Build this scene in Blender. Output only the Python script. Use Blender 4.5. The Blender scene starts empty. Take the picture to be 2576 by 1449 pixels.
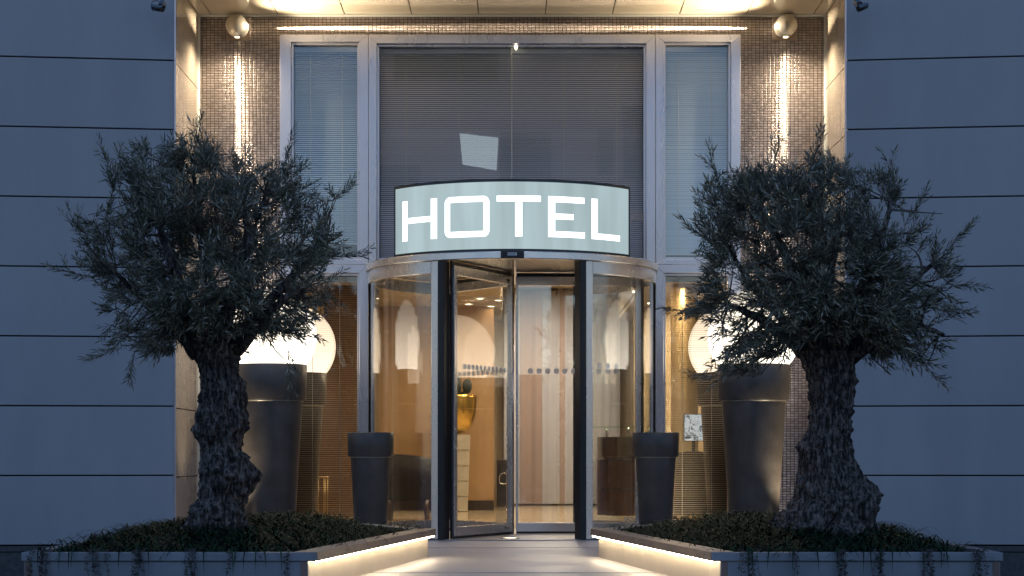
import bpy, math, random
import numpy as np
from mathutils import Vector, Matrix, noise
R = math.radians
sin, cos, pi = math.sin, math.cos, math.pi
scene = bpy.context.scene
COL = scene.collection

# ------------------------------------------------------------------ survey of the photograph (2576 px wide)
F, HOR, CX, CZ = 4900.0, 1145.0, 1288.0, 0.729
def X(px, Y): return (px - CX) / F * Y
def Z(py, Y): return CZ + (HOR - py) / F * Y
YB = 17.84          # back plane of the recess
YF = 16.59          # front corner of the wings
XR = 2.869          # half width of the recess
CY = 17.84          # centre of the revolving door

# ------------------------------------------------------------------ helpers
class MB:
    def __init__(s): s.v = []; s.f = []; s.sm = []
    def add(s, vs, fs, smooth=False):
        b = len(s.v); s.v.extend(vs)
        for f in fs:
            s.f.append(tuple(b + i for i in f)); s.sm.append(smooth)
    def box(s, x0, x1, y0, y1, z0, z1, T=None):
        vs = [(x0,y0,z0),(x1,y0,z0),(x1,y1,z0),(x0,y1,z0),(x0,y0,z1),(x1,y0,z1),(x1,y1,z1),(x0,y1,z1)]
        if T: vs = [T(*p) for p in vs]
        s.add(vs, [(0,3,2,1),(4,5,6,7),(0,1,5,4),(1,2,6,5),(2,3,7,6),(3,0,4,7)])
        return s
    def prism(s, poly, z0, z1):
        n = len(poly)
        a = sum(poly[i][0]*poly[(i+1)%n][1]-poly[(i+1)%n][0]*poly[i][1] for i in range(n))
        if a < 0: poly = poly[::-1]
        vs = [(p[0],p[1],z0) for p in poly] + [(p[0],p[1],z1) for p in poly]
        fs = [tuple(range(n-1,-1,-1)), tuple(range(n,2*n))] + [(i,(i+1)%n,n+(i+1)%n,n+i) for i in range(n)]
        s.add(vs, fs); return s
    def arc(s, r0, r1, a0, a1, z0, z1, n=32, cx=0.0, cy=CY):
        vs = []
        for i in range(n+1):
            a = a0 + (a1-a0)*i/n
            for r, z in ((r0,z0),(r1,z0),(r1,z1),(r0,z1)):
                vs.append((cx + r*sin(a), cy - r*cos(a), z))
        side = []
        for i in range(n):
            p, q = 4*i, 4*i+4
            side += [(p+1,q+1,q+2,p+2),(q,p,p+3,q+3),(p+2,q+2,q+3,p+3),(p,q,q+1,p+1)]
        s.add(vs, side, False)
        b = len(s.v) - len(vs)
        s.f += [tuple(b+i for i in (0,1,2,3)), tuple(b+4*n+i for i in (3,2,1,0))]; s.sm += [False, False]
        return s
    def lathe(s, prof, n=48, c=(0,0,0), axis='z', smooth=True):
        vs, fs = [], []
        m = len(prof)
        for i in range(n):
            a = 2*pi*i/n
            for r, h in prof:
                p = (r*cos(a), r*sin(a), h)
                if axis == 'y': p = (p[0], p[2], -p[1])
                if axis == 'x': p = (p[2], p[0], p[1])
                vs.append((p[0]+c[0], p[1]+c[1], p[2]+c[2]))
        for i in range(n):
            j = (i+1) % n
            for k in range(m-1):
                fs.append((i*m+k, j*m+k, j*m+k+1, i*m+k+1))
        s.add(vs, fs, smooth); return s
    def tube(s, pts, rad, sides=6, cap=True):
        pts = [Vector(p) for p in pts]; n = len(pts)
        if not isinstance(rad, (list, tuple)): rad = [rad]*n
        vs, fs = [], []
        up = Vector((0.31, 0.17, 0.93))
        for i, p in enumerate(pts):
            t = (pts[min(i+1,n-1)] - pts[max(i-1,0)])
            if t.length < 1e-9: t = Vector((0,0,1))
            t.normalize()
            u = t.cross(up)
            if u.length < 1e-4: u = t.cross(Vector((1,0,0)))
            u.normalize(); w = t.cross(u)
            for k in range(sides):
                a = 2*pi*k/sides
                q = p + (u*cos(a) + w*sin(a))*rad[i]
                vs.append(tuple(q))
        for i in range(n-1):
            for k in range(sides):
                l = (k+1) % sides
                fs.append((i*sides+k, i*sides+l, (i+1)*sides+l, (i+1)*sides+k))
        s.add(vs, fs, True)
        if cap:
            b = len(s.v) - len(vs)
            s.f.append(tuple(b+k for k in range(sides-1,-1,-1))); s.sm.append(False)
            s.f.append(tuple(b+(n-1)*sides+k for k in range(sides))); s.sm.append(False)
        return s
    def sphere(s, c, r, nu=32, nv=16, zmin=-1.0, sx=1, sy=1, sz=1):
        prof = []
        t0 = math.asin(max(-1, zmin))
        for i in range(nv+1):
            t = t0 + (pi/2 - t0)*i/nv
            prof.append((max(1e-4, cos(t)*r), sin(t)*r))
        vs0 = len(s.v)
        s.lathe(prof, nu, (0,0,0))
        for i in range(vs0, len(s.v)):
            p = s.v[i]; s.v[i] = (p[0]*sx+c[0], p[1]*sy+c[1], p[2]*sz+c[2])
        return s
    def mesh(s, name):
        me = bpy.data.meshes.new(name)
        me.from_pydata(s.v, [], s.f)
        me.polygons.foreach_set('use_smooth', s.sm)
        me.update(); return me
    def build(s, name, mat, parent=None, bevel=0.0, local=False):
        o = bpy.data.objects.new(name, s.mesh(name)); COL.objects.link(o)
        o.data.materials.append(mat)
        if parent is not None:
            o.parent = parent
            if not local and parent.type == 'EMPTY':
                o.location = -parent.location
        if bevel:
            b = o.modifiers.new('bevel', 'BEVEL'); b.width = bevel; b.segments = 2; b.limit_method = 'ANGLE'; b.angle_limit = R(40)
        return o

def thing(name, label, cat, loc=(0,0,0), group=None):
    o = bpy.data.objects.new(name, None); COL.objects.link(o)
    o.location = loc; o.empty_display_size = 0.1
    o['label'] = label; o['category'] = cat; o['kind'] = 'thing'
    if group: o['group'] = group
    return o
def tag(o, label, cat, group=None, kind=None):
    o['label'] = label; o['category'] = cat
    if group: o['group'] = group
    o['kind'] = kind or 'thing'
    return o
def struct(o, label=None):
    o['kind'] = 'structure'
    if label: o['label'] = label
    return o
def dup(root, loc, label=None, group=None):
    r = root.copy(); COL.objects.link(r); r.location = loc
    if label: r['label'] = label
    if group: r['group'] = group
    for ch in list(root.children):
        c = ch.copy(); COL.objects.link(c); c.parent = r
        for g in ch.children:
            d = g.copy(); COL.objects.link(d); d.parent = c
    return r

# ------------------------------------------------------------------ materials
def new_mat(name):
    m = bpy.data.materials.new(name); m.use_nodes = True
    nt = m.node_tree; b = nt.nodes['Principled BSDF']
    return m, nt, b
def mk(name, col, rough=0.5, metal=0.0, var=0.0, vscale=6.0, stretch=(1,1,1), bump=0.0, bscale=40.0, spec=0.5,
       coat=0.0, coat_r=0.1, lo=0.3, hi=0.7, bdist=0.01, emit=None, estr=0.0, rvar=0.0, col2=None, detail=4.0, island=0.0, aniso=0.0):
    m, nt, b = new_mat(name)
    N, L = nt.nodes, nt.links
    b.inputs['Base Color'].default_value = (*col, 1)
    b.inputs['Roughness'].default_value = rough
    b.inputs['Metallic'].default_value = metal
    b.inputs['Specular IOR Level'].default_value = spec
    b.inputs['Coat Weight'].default_value = coat
    b.inputs['Coat Roughness'].default_value = coat_r
    b.inputs['Anisotropic'].default_value = aniso
    if emit:
        b.inputs['Emission Color'].default_value = (*emit, 1); b.inputs['Emission Strength'].default_value = estr
    if var or bump or rvar or col2:
        tc = N.new('ShaderNodeTexCoord'); mp = N.new('ShaderNodeMapping'); mp.inputs['Scale'].default_value = stretch
        L.new(tc.outputs['Object'], mp.inputs['Vector'])
    if var or rvar or col2:
        nz = N.new('ShaderNodeTexNoise'); nz.inputs['Scale'].default_value = vscale; nz.inputs['Detail'].default_value = detail
        nz.inputs['Roughness'].default_value = 0.6
        L.new(mp.outputs['Vector'], nz.inputs['Vector'])
        ramp = N.new('ShaderNodeMapRange'); ramp.inputs['From Min'].default_value = lo; ramp.inputs['From Max'].default_value = hi
        L.new(nz.outputs['Fac'], ramp.inputs['Value'])
        mx = N.new('ShaderNodeMix'); mx.data_type = 'RGBA'
        ca = col2 if col2 else tuple(min(1, c*(1+var)) for c in col)
        cb = col if col2 else tuple(c*(1-var) for c in col)
        mx.inputs['A'].default_value = (*cb, 1); mx.inputs['B'].default_value = (*ca, 1)
        L.new(ramp.outputs['Result'], mx.inputs['Factor'])
        L.new(mx.outputs['Result'], b.inputs['Base Color'])
        if rvar:
            mr = N.new('ShaderNodeMapRange'); mr.inputs['From Min'].default_value = 0.3; mr.inputs['From Max'].default_value = 0.7
            mr.inputs['To Min'].default_value = max(0.02, rough - rvar); mr.inputs['To Max'].default_value = rough + rvar
            L.new(nz.outputs['Fac'], mr.inputs['Value']); L.new(mr.outputs['Result'], b.inputs['Roughness'])
    if island:
        ge = N.new('ShaderNodeNewGeometry'); hs = N.new('ShaderNodeHueSaturation')
        mr = N.new('ShaderNodeMapRange'); mr.inputs['To Min'].default_value = 1-island; mr.inputs['To Max'].default_value = 1+island
        L.new(ge.outputs['Random Per Island'], mr.inputs['Value']); L.new(mr.outputs['Result'], hs.inputs['Value'])
        src = b.inputs['Base Color'].links[0].from_socket if b.inputs['Base Color'].links else None
        if src: L.new(src, hs.inputs['Color'])
        else: hs.inputs['Color'].default_value = (*col, 1)
        L.new(hs.outputs['Color'], b.inputs['Base Color'])
    if bump:
        nb = N.new('ShaderNodeTexNoise'); nb.inputs['Scale'].default_value = bscale; nb.inputs['Detail'].default_value = 5
        L.new(mp.outputs['Vector'], nb.inputs['Vector'])
        bp = N.new('ShaderNodeBump'); bp.inputs['Strength'].default_value = bump; bp.inputs['Distance'].default_value = bdist
        L.new(nb.outputs['Fac'], bp.inputs['Height']); L.new(bp.outputs['Normal'], b.inputs['Normal'])
    return m
def emis(name, col, strength):
    m = bpy.data.materials.new(name); m.use_nodes = True
    nt = m.node_tree; nt.nodes.clear()
    e = nt.nodes.new('ShaderNodeEmission'); o = nt.nodes.new('ShaderNodeOutputMaterial')
    e.inputs['Color'].default_value = (*col, 1); e.inputs['Strength'].default_value = strength
    nt.links.new(e.outputs[0], o.inputs[0]); return m
def glass(name, tint, f0=0.05, rough=0.0, wave=0.0):
    m = bpy.data.materials.new(name); m.use_nodes = True
    nt = m.node_tree; N, L = nt.nodes, nt.links; N.clear()
    o = N.new('ShaderNodeOutputMaterial'); mx = N.new('ShaderNodeMixShader')
    tr = N.new('ShaderNodeBsdfTransparent'); tr.inputs['Color'].default_value = (*tint, 1)
    gl = N.new('ShaderNodeBsdfGlossy'); gl.inputs['Roughness'].default_value = rough; gl.inputs['Color'].default_value = (1,1,1,1)
    lw = N.new('ShaderNodeLayerWeight'); lw.inputs['Blend'].default_value = 0.5
    pw = N.new('ShaderNodeMath'); pw.operation = 'POWER'; pw.inputs[1].default_value = 5
    mr = N.new('ShaderNodeMapRange'); mr.inputs['To Min'].default_value = f0; mr.inputs['To Max'].default_value = 1.0
    L.new(lw.outputs['Facing'], pw.inputs[0]); L.new(pw.outputs[0], mr.inputs['Value'])
    L.new(mr.outputs['Result'], mx.inputs['Fac']); L.new(tr.outputs[0], mx.inputs[1]); L.new(gl.outputs[0], mx.inputs[2])
    if wave:
        tc = N.new('ShaderNodeTexCoord'); nb = N.new('ShaderNodeTexNoise'); nb.inputs['Scale'].default_value = 1.3; nb.inputs['Detail'].default_value = 1
        L.new(tc.outputs['Object'], nb.inputs['Vector'])
        bp = N.new('ShaderNodeBump'); bp.inputs['Strength'].default_value = wave; bp.inputs['Distance'].default_value = 0.01
        L.new(nb.outputs['Fac'], bp.inputs['Height']); L.new(bp.outputs['Normal'], gl.inputs['Normal'])
    L.new(mx.outputs[0], o.inputs[0]); return m

M = {}
M['panel'] = mk('slate_blue_panel', (0.292,0.328,0.370), 0.40, 0.0, var=0.07, vscale=1.3, stretch=(1.6,1.6,.35), rvar=0.07, detail=7, island=0.045)
M['gap'] = mk('panel_gap_black', (0.006,0.008,0.012), 0.8)
M['granite'] = mk('dark_granite', (0.045,0.055,0.065), 0.5, var=0.35, vscale=30, bump=0.1)
M['cream'] = mk('cream_metal_panel', (0.60,0.52,0.43), 0.22, 0.25, var=0.04, vscale=2, coat=0.6, coat_r=0.06)
M['soffit'] = mk('cream_soffit_panel', (0.80,0.70,0.55), 0.20, 0.0, var=0.05, vscale=2.5, coat=1.0, coat_r=0.04)
def tile_mat(name, tan):
    m = mk(name, (0.335,0.29,0.28), 0.27, 0.55, var=0.22, vscale=2.2, island=0.22, aniso=1.0)
    cv = m.node_tree.nodes.new('ShaderNodeCombineXYZ')
    for i_, v_ in enumerate(tan): cv.inputs[i_].default_value = v_
    m.node_tree.links.new(cv.outputs[0], m.node_tree.nodes['Principled BSDF'].inputs['Tangent'])
    return m
M['tile'] = tile_mat('bronze_mosaic_tile', (0,0,1)); M['tile_top'] = tile_mat('bronze_mosaic_tile_band', (1,0,0))
M['grout'] = mk('brown_grout', (0.026,0.017,0.012), 0.8, var=0.2, vscale=12)
M['alu'] = mk('satin_aluminium', (0.71,0.67,0.68), 0.30, 0.85, var=0.06, vscale=5, stretch=(1,1,0.15), rvar=0.05)
M['steel'] = mk('brushed_steel', (0.78,0.73,0.69), 0.26, 0.78, var=0.03, vscale=3, rvar=0.05)
M['black'] = mk('black_rubber', (0.008,0.009,0.013), 0.4)
M['blackframe'] = mk('black_sign_frame', (0.02,0.028,0.035), 0.3)
M['glass'] = glass('window_glass', (0.965,0.97,0.965), 0.075, wave=0.02)
M['glass_low'] = glass('lower_window_glass', (0.80,0.78,0.75), 0.055, wave=0.015)
M['dglass'] = glass('door_glass', (0.95,0.95,0.94), 0.09)
M['lglass'] = glass('leaf_glass', (0.95,0.945,0.93), 0.13)
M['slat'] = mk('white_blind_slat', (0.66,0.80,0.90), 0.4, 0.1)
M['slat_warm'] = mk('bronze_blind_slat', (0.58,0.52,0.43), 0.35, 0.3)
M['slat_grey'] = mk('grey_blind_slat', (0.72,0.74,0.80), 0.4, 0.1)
M['headrail'] = mk('white_head_rail', (0.66,0.68,0.66), 0.4)
M['cord'] = mk('pale_blind_cord', (0.72,0.68,0.60), 0.7)
M['pot'] = mk('anthracite_resin_pot', (0.072,0.062,0.056), 0.40, var=0.3, vscale=5, bump=0.05, bscale=120, rvar=0.12, detail=9)
M['soil'] = mk('dark_soil', (0.012,0.010,0.009), 0.95, var=0.5, vscale=30, bump=0.6, bscale=60)
def globe_mat(name, col, lo_, hi_):
    m = emis(name, col, 1.0); nt = m.node_tree; e = [n for n in nt.nodes if n.type == 'EMISSION'][0]
    tc = nt.nodes.new('ShaderNodeTexCoord'); sp = nt.nodes.new('ShaderNodeSeparateXYZ'); mr = nt.nodes.new('ShaderNodeMapRange')
    mr.inputs['From Min'].default_value = -.30; mr.inputs['From Max'].default_value = .40; mr.inputs['To Min'].default_value = hi_; mr.inputs['To Max'].default_value = lo_
    mr.interpolation_type = 'SMOOTHSTEP'
    nt.links.new(tc.outputs['Object'], sp.inputs[0]); nt.links.new(sp.outputs['Z'], mr.inputs['Value']); nt.links.new(mr.outputs[0], e.inputs['Strength']); return m
M['globe'] = globe_mat('lit_white_globe', (1.0,0.90,0.74), 0.85, 3.4)
M['globe_in'] = globe_mat('lit_cream_globe', (1.0,0.82,0.62), 1.7, 2.5)
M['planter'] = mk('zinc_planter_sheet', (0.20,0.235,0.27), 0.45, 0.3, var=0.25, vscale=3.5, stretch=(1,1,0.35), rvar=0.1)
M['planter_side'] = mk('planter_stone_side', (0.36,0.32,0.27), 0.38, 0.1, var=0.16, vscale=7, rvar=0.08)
M['rim'] = mk('bronze_planter_rim', (0.23,0.17,0.135), 0.38, 0.3, var=0.2, vscale=9)
M['led'] = emis('warm_led_strip', (1.0,0.82,0.55), 38)
M['path'] = mk('grey_stone_slab', (0.43,0.41,0.425), 0.42, var=0.2, vscale=2.6, stretch=(0.5,1,1), rvar=0.12, bump=0.05, bscale=30, detail=8)
M['joint'] = mk('slab_joint', (0.33,0.315,0.32), 0.8)
M['street'] = mk('street_asphalt', (0.05,0.052,0.056), 0.7, var=0.2, vscale=8, bump=0.2, bscale=90)
M['bark'] = mk('olive_bark', (0.008,0.007,0.007), 0.8, vscale=48, stretch=(1,1,0.22), col2=(0.28,0.25,0.235), bump=1.0, bscale=55, detail=10, lo=.44, hi=.74, bdist=.03)
M['twig'] = mk('olive_twig', (0.085,0.078,0.070), 0.8, var=0.3, vscale=20)
M['leaf'] = mk('olive_leaf', (0.170,0.175,0.125), 0.45, island=0.8, spec=0.4)
_nt = M['leaf'].node_tree; _b = _nt.nodes['Principled BSDF']; _g = _nt.nodes.new('ShaderNodeNewGeometry'); _r = _nt.nodes.new('ShaderNodeValToRGB')
_r.color_ramp.elements[0].color = (.055,.064,.045,1); _r.color_ramp.elements[1].color = (.40,.41,.36,1)
for _p, _c in ((.45,(.12,.13,.09,1)),(.78,(.20,.205,.15,1))):
    _e = _r.color_ramp.elements.new(_p); _e.color = _c
_nt.links.new(_g.outputs['Random Per Island'], _r.inputs['Fac']); _nt.links.new(_r.outputs['Color'], _b.inputs['Base Color'])
M['grass'] = mk('mondo_grass_blade', (0.010,0.030,0.014), 0.6, island=0.85, spec=0.06)
M['vine'] = mk('trailing_vine_leaf', (0.034,0.034,0.030), 0.55, island=0.5)
M['signface'] = emis('lit_sign_face', (0.40,0.515,0.54), 1.0)
_nt = M['signface'].node_tree; _e = [n for n in _nt.nodes if n.type == 'EMISSION'][0]
_tc = _nt.nodes.new('ShaderNodeTexCoord'); _mp = _nt.nodes.new('ShaderNodeMapping'); _mp.inputs['Scale'].default_value = (7,1,.6); _nz = _nt.nodes.new('ShaderNodeTexNoise'); _nz.inputs['Scale'].default_value = 1.0; _nz.inputs['Detail'].default_value = 2
_mr = _nt.nodes.new('ShaderNodeMapRange'); _mr.inputs['From Min'].default_value = .3; _mr.inputs['From Max'].default_value = .7; _mr.inputs['To Min'].default_value = .88; _mr.inputs['To Max'].default_value = 1.14
_nt.links.new(_tc.outputs['Object'], _mp.inputs[0]); _nt.links.new(_mp.outputs[0], _nz.inputs['Vector']); _nt.links.new(_nz.outputs['Fac'], _mr.inputs['Value']); _nt.links.new(_mr.outputs[0], _e.inputs['Strength'])
M['letter'] = emis('lit_sign_letter', (0.93,1.0,1.0), 2.2)
M['camgrey'] = mk('camera_grey', (0.13,0.17,0.21), 0.35, 0.2)
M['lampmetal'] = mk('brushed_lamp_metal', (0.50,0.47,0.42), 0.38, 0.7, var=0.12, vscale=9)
M['plate'] = mk('lamp_mount_plate', (0.16,0.12,0.10), 0.5)
M['lens'] = emis('lit_lens', (1.0,0.80,0.48), 7)
M['dot'] = mk('frosted_dot', (0.80,0.84,0.90), 0.6)
_nt = M['dot'].node_tree; _t = _nt.nodes.new('ShaderNodeBsdfRefraction'); _t.inputs[0].default_value = (.92,.95,1,1); _t.inputs['Roughness'].default_value = .5; _t.inputs['IOR'].default_value = 1.08; _m = _nt.nodes.new('ShaderNodeMixShader'); _m.inputs[0].default_value = .62
_nt.links.new(_nt.nodes['Principled BSDF'].outputs[0], _m.inputs[1]); _nt.links.new(_t.outputs[0], _m.inputs[2]); _nt.links.new(_m.outputs[0], _nt.nodes['Material Output'].inputs[0])
M['white'] = mk('white_print', (0.75,0.75,0.72), 0.6)
M['orange'] = mk('ochre_plaster', (0.45,0.27,0.12), 0.55, var=0.07, vscale=3)
M['beige'] = mk('beige_plaster', (0.60,0.47,0.30), 0.6, var=0.05, vscale=3)
M['brown'] = mk('brown_wall', (0.16,0.09,0.045), 0.5, var=0.15, vscale=3)
M['dbrown'] = mk('dark_skirting', (0.03,0.018,0.012), 0.35)
M['ceil'] = mk('lobby_ceiling', (0.52,0.42,0.28), 0.6)
M['marble'] = mk('cream_marble_floor', (0.50,0.40,0.26), 0.12, var=0.25, vscale=2.2, stretch=(0.35,3,1), detail=8)
M['cur_b'] = mk('tan_curtain', (0.44,0.335,0.29), 0.85)
M['cur_l'] = mk('pale_curtain', (0.58,0.58,0.62), 0.85)
M['gold'] = mk('hammered_gold', (0.85,0.53,0.14), 0.26, 1.0, var=0.25, vscale=6, bump=0.25, bscale=14)
M['goldwall'] = mk('gold_column', (0.66,0.50,0.27), 0.30, 0.85, var=0.1, vscale=8)
M['stone'] = mk('pale_stone_block', (0.52,0.47,0.37), 0.7, var=0.12, vscale=14)
M['cactus'] = mk('dark_cactus', (0.015,0.024,0.016), 0.5)
M['leather'] = mk('dark_leather', (0.012,0.008,0.006), 0.6, spec=0.25)
M['wood'] = mk('dark_wood', (0.055,0.026,0.014), 0.3, var=0.25, vscale=8, stretch=(1,1,0.2))
M['chrome'] = mk('chrome', (0.8,0.78,0.75), 0.1, 1.0)
M['sglass'] = glass('shelf_glass', (0.72,0.90,0.82), 0.08)
M['screen'] = None
M['downlight'] = emis('lit_downlight', (1.0,0.84,0.58), 24)
M['dark'] = mk('dark_room', (0.05,0.05,0.055), 0.8)
M['opp'] = mk('far_render', (0.07,0.062,0.060), 0.8, var=0.15, vscale=0.6)
M['opp_light'] = mk('far_pale_render', (0.42,0.38,0.37), 0.8, var=0.2, vscale=0.5)
M['litwin'] = emis('lit_far_window', (0.75,0.92,1.0), 1.9)
M['brass'] = mk('brass', (0.55,0.40,0.18), 0.4, 1.0)

# screen with a black and white picture of branches
m = bpy.data.materials.new('monitor_picture'); m.use_nodes = True; nt = m.node_tree; nt.nodes.clear()
o_ = nt.nodes.new('ShaderNodeOutputMaterial'); e_ = nt.nodes.new('ShaderNodeEmission'); v_ = nt.nodes.new('ShaderNodeTexNoise')
v_.inputs['Detail'].default_value = 8; v_.inputs['Distortion'].default_value = 2.5; v_.inputs['Scale'].default_value = 14; t_ = nt.nodes.new('ShaderNodeTexCoord')
r_ = nt.nodes.new('ShaderNodeValToRGB'); r_.color_ramp.elements[0].position = 0.40; r_.color_ramp.elements[1].position = 0.52
r_.color_ramp.elements[0].color = (0.08,0.10,0.12,1); r_.color_ramp.elements[1].color = (0.72,0.85,0.95,1)
nt.links.new(t_.outputs['Object'], v_.inputs['Vector']); nt.links.new(v_.outputs['Fac'], r_.inputs['Fac'])
nt.links.new(r_.outputs['Color'], e_.inputs['Color']); e_.inputs['Strength'].default_value = 1.2; nt.links.new(e_.outputs[0], o_.inputs[0])
M['screen'] = m

# ------------------------------------------------------------------ ground
g = MB(); g.box(-400, 400, -400, 400, -0.5, -0.30); struct(g.build('ground', M['street']))
g = MB()
g.prism([(-XR+.01,14.6),(-1.36,14.6),(-1.36,7.5),(1.36,7.5),(1.36,14.6),(XR-.01,14.6),(XR-.01,17.86),(-XR+.01,17.86)], -0.299, 0.0)
path = struct(g.build('path', M['path'], bevel=0.004))
# slab joints and the round threshold plate
j = MB()
for y in (15.30, 12.05):
    j.box(-1.3, 1.3, y, y+0.004, -0.001, 0.0032)
for x0, y0, x1, y1 in ((-0.80,16.35,-0.62,14.0),(0.80,16.35,0.62,14.0)):
    j.add([(x0,y0,0.0042),(x0+0.006,y0,0.0042),(x1+0.006,y1,0.0042),(x1,y1,0.0042)], [(0,3,2,1)])
j.build('path_joint', M['joint'], path)
t = MB(); t.arc(0.0005, 1.285, -pi, pi, 0.0, 0.008, 96)
struct(t.build('threshold_plate', mk('threshold_stone', (0.34,0.31,0.30), 0.35, var=0.2, vscale=4, stretch=(0.4,2,1))))

# ------------------------------------------------------------------ wing walls
def wing(sgn, xc, label):
    ta = 0.125; ca = 1/math.hypot(1,ta); sa = ta*ca
    root = thing('facade_wall', label, 'wall', (xc, YF, -0.3), 'panelled walls flanking the entrance')
    def T(s, d, z):   # s along wall outwards, d depth behind the face
        return (xc + sgn*(s*ca + d*sa), YF - s*sa + d*ca, z)
    p = MB()
    zs = [4.091 + 0.589*k for k in range(5,-8,-1)]
    zs = [6.9] + [z for z in zs if z < 6.8]
    for a, b in zip(zs[:-1], zs[1:]):
        p.box(0.0, 7.0, 0, 0.03, b+0.006, a-0.006, T)
    if sgn > 0:
        p.f = [f[::-1] for f in p.f]
    p.build('cladding', M['panel'], root, bevel=0.003)
    b = MB(); b.box(0.012, 7.0, 0.03, 0.36, -0.30, 6.9, T)
    b.build('backing', M['gap'], root)
    q = MB(); q.box(0.0, 7.0, -0.012, 0.03, -0.085, -0.040, T); q.box(0.0, 7.0, 0.0, 0.03, -0.30, -0.090, T)
    q.build('plinth', M['granite'], root, bevel=0.003)
    e = MB(); e.box(-0.014, -0.001, -0.004, 0.10, -0.30, 6.9, T)
    e.build('edge_trim', M['alu'], root)
wing(-1, X(438,YF), 'slate-blue panelled wall left of the entrance recess')
wing(1, X(2130,YF), 'slate-blue panelled wall right of the entrance recess')

# reveals of the recess
for s, lab in ((-1,'cream metal reveal panel on the left side of the entrance recess'),(1,'cream metal reveal panel on the right side of the entrance recess')):
    root = thing('reveal_wall', lab, 'wall', (s*XR, 17.2, 0), 'reveals of the entrance recess')
    p = MB(); zs = [4.78] + [4.075-0.589*k for k in range(0,7)] + [-0.02]
    for a, b in zip(zs[:-1], zs[1:]):
        x0, x1 = sorted((s*XR, s*(XR+0.03)))
        p.box(x0, x1, YF+0.03, YB, b+0.004, a-0.004)
    p.build('cladding', M['cream'], root, bevel=0.002)
    b = MB(); x0, x1 = sorted((s*(XR+0.03), s*(XR+0.3))); b.box(x0, x1, YF+0.40, YB+0.2, -0.29, 4.9); b.build('backing', M['gap'], root)
    c = MB(); x0, x1 = sorted((s*XR, s*(XR-0.014))); c.box(x0, x1, YB-0.03, YB-0.002, 0.0, 4.745); c.build('corner_trim', M['headrail'], root)

# soffit
root = thing('entrance_soffit', 'glossy cream panelled soffit over the hotel entrance', 'ceiling', (0, 17.2, 4.76))
p = MB(); xs = [-XR] + [0.306*(2*k+1) for k in range(-5,5)] + [XR]
for a, b in zip(xs[:-1], xs[1:]): p.box(a+0.004, b-0.004, 16.45, 17.80, 4.76, 4.785)
p.build('soffit_panel', M['soffit'], root, bevel=0.002)
p = MB(); p.box(-XR+0.002, XR-0.002, 17.795, YB-0.001, 4.742, 4.757); p.build('edge_trim', M['headrail'], root)
p = MB(); p.box(-XR, XR, 16.45, YB+0.2, 4.79, 6.9); p.build('lintel', M['gap'], root)

# ------------------------------------------------------------------ mosaic wall (real bevelled tiles)
FX0, FX1, FT = X(705,YB), X(1862,YB), Z(90,YB)
root = thing('tiled_wall', 'bronze mosaic tile wall framing the entrance windows', 'wall', (0, YB, 0))
px_, pz_ = 0.0355, 0.0230
tw, th = 0.0302, 0.0178
def tiles(x0, x1, z0, z1, V, Fc):
    nx, nz = int(round((x1-x0)/px_)), int((z1-z0)/pz_)
    sx, sz = (x1-x0)/nx, (z1-z0)/nz
    rings = [(0.0, 0.0), (0.0004, 0.0012), (0.0016, 0.0022), (0.0045, 0.0026)]
    for i in range(nx):
        for k in range(nz):
            cx_, cz_ = x0+(i+.5)*sx + random.uniform(-.0006,.0006), z0+(k+.5)*sz + random.uniform(-.0004,.0004)
            b = len(V)
            tl, tq = random.gauss(0, 0.008), random.gauss(0, 0.008)
            for ins, h in rings:
                for ux, uz in ((-1,-1),(1,-1),(1,1),(-1,1)):
                    V.append((cx_+ux*(tw/2-ins), YB - h - ux*tl*.015 - uz*tq*.009, cz_+uz*(th/2-ins)))
            for q in range(len(rings)-1):
                for e in range(4):
                    Fc.append((b+q*4+e, b+q*4+(e+1)%4, b+q*4+4+(e+1)%4, b+q*4+4+e))
            l = b+(len(rings)-1)*4
            Fc.append((l,l+1,l+2,l+3))
random.seed(3)
V, Fc = [], []
tiles(-XR, FX0, 0.0, FT, V, Fc); tiles(FX1, XR, 0.0, FT, V, Fc)
mb = MB(); mb.v = V; mb.f = Fc; mb.sm = [False]*len(Fc)
mb.build('mosaic', M['tile'], root)
V, Fc = [], []
tiles(-XR, XR, FT+.0005, 4.742, V, Fc)
mb = MB(); mb.v = V; mb.f = Fc; mb.sm = [False]*len(Fc)
mb.build('mosaic', M['tile_top'], root)
g = MB(); g.box(-XR, FX0, YB-0.001, YB+0.2, 0, 4.745); g.box(FX1, XR, YB-0.001, YB+0.2, 0, 4.745); g.box(FX0, FX1, YB-0.001, YB+0.2, FT, 4.745)
g.build('grout', M['grout'], root)

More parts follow.
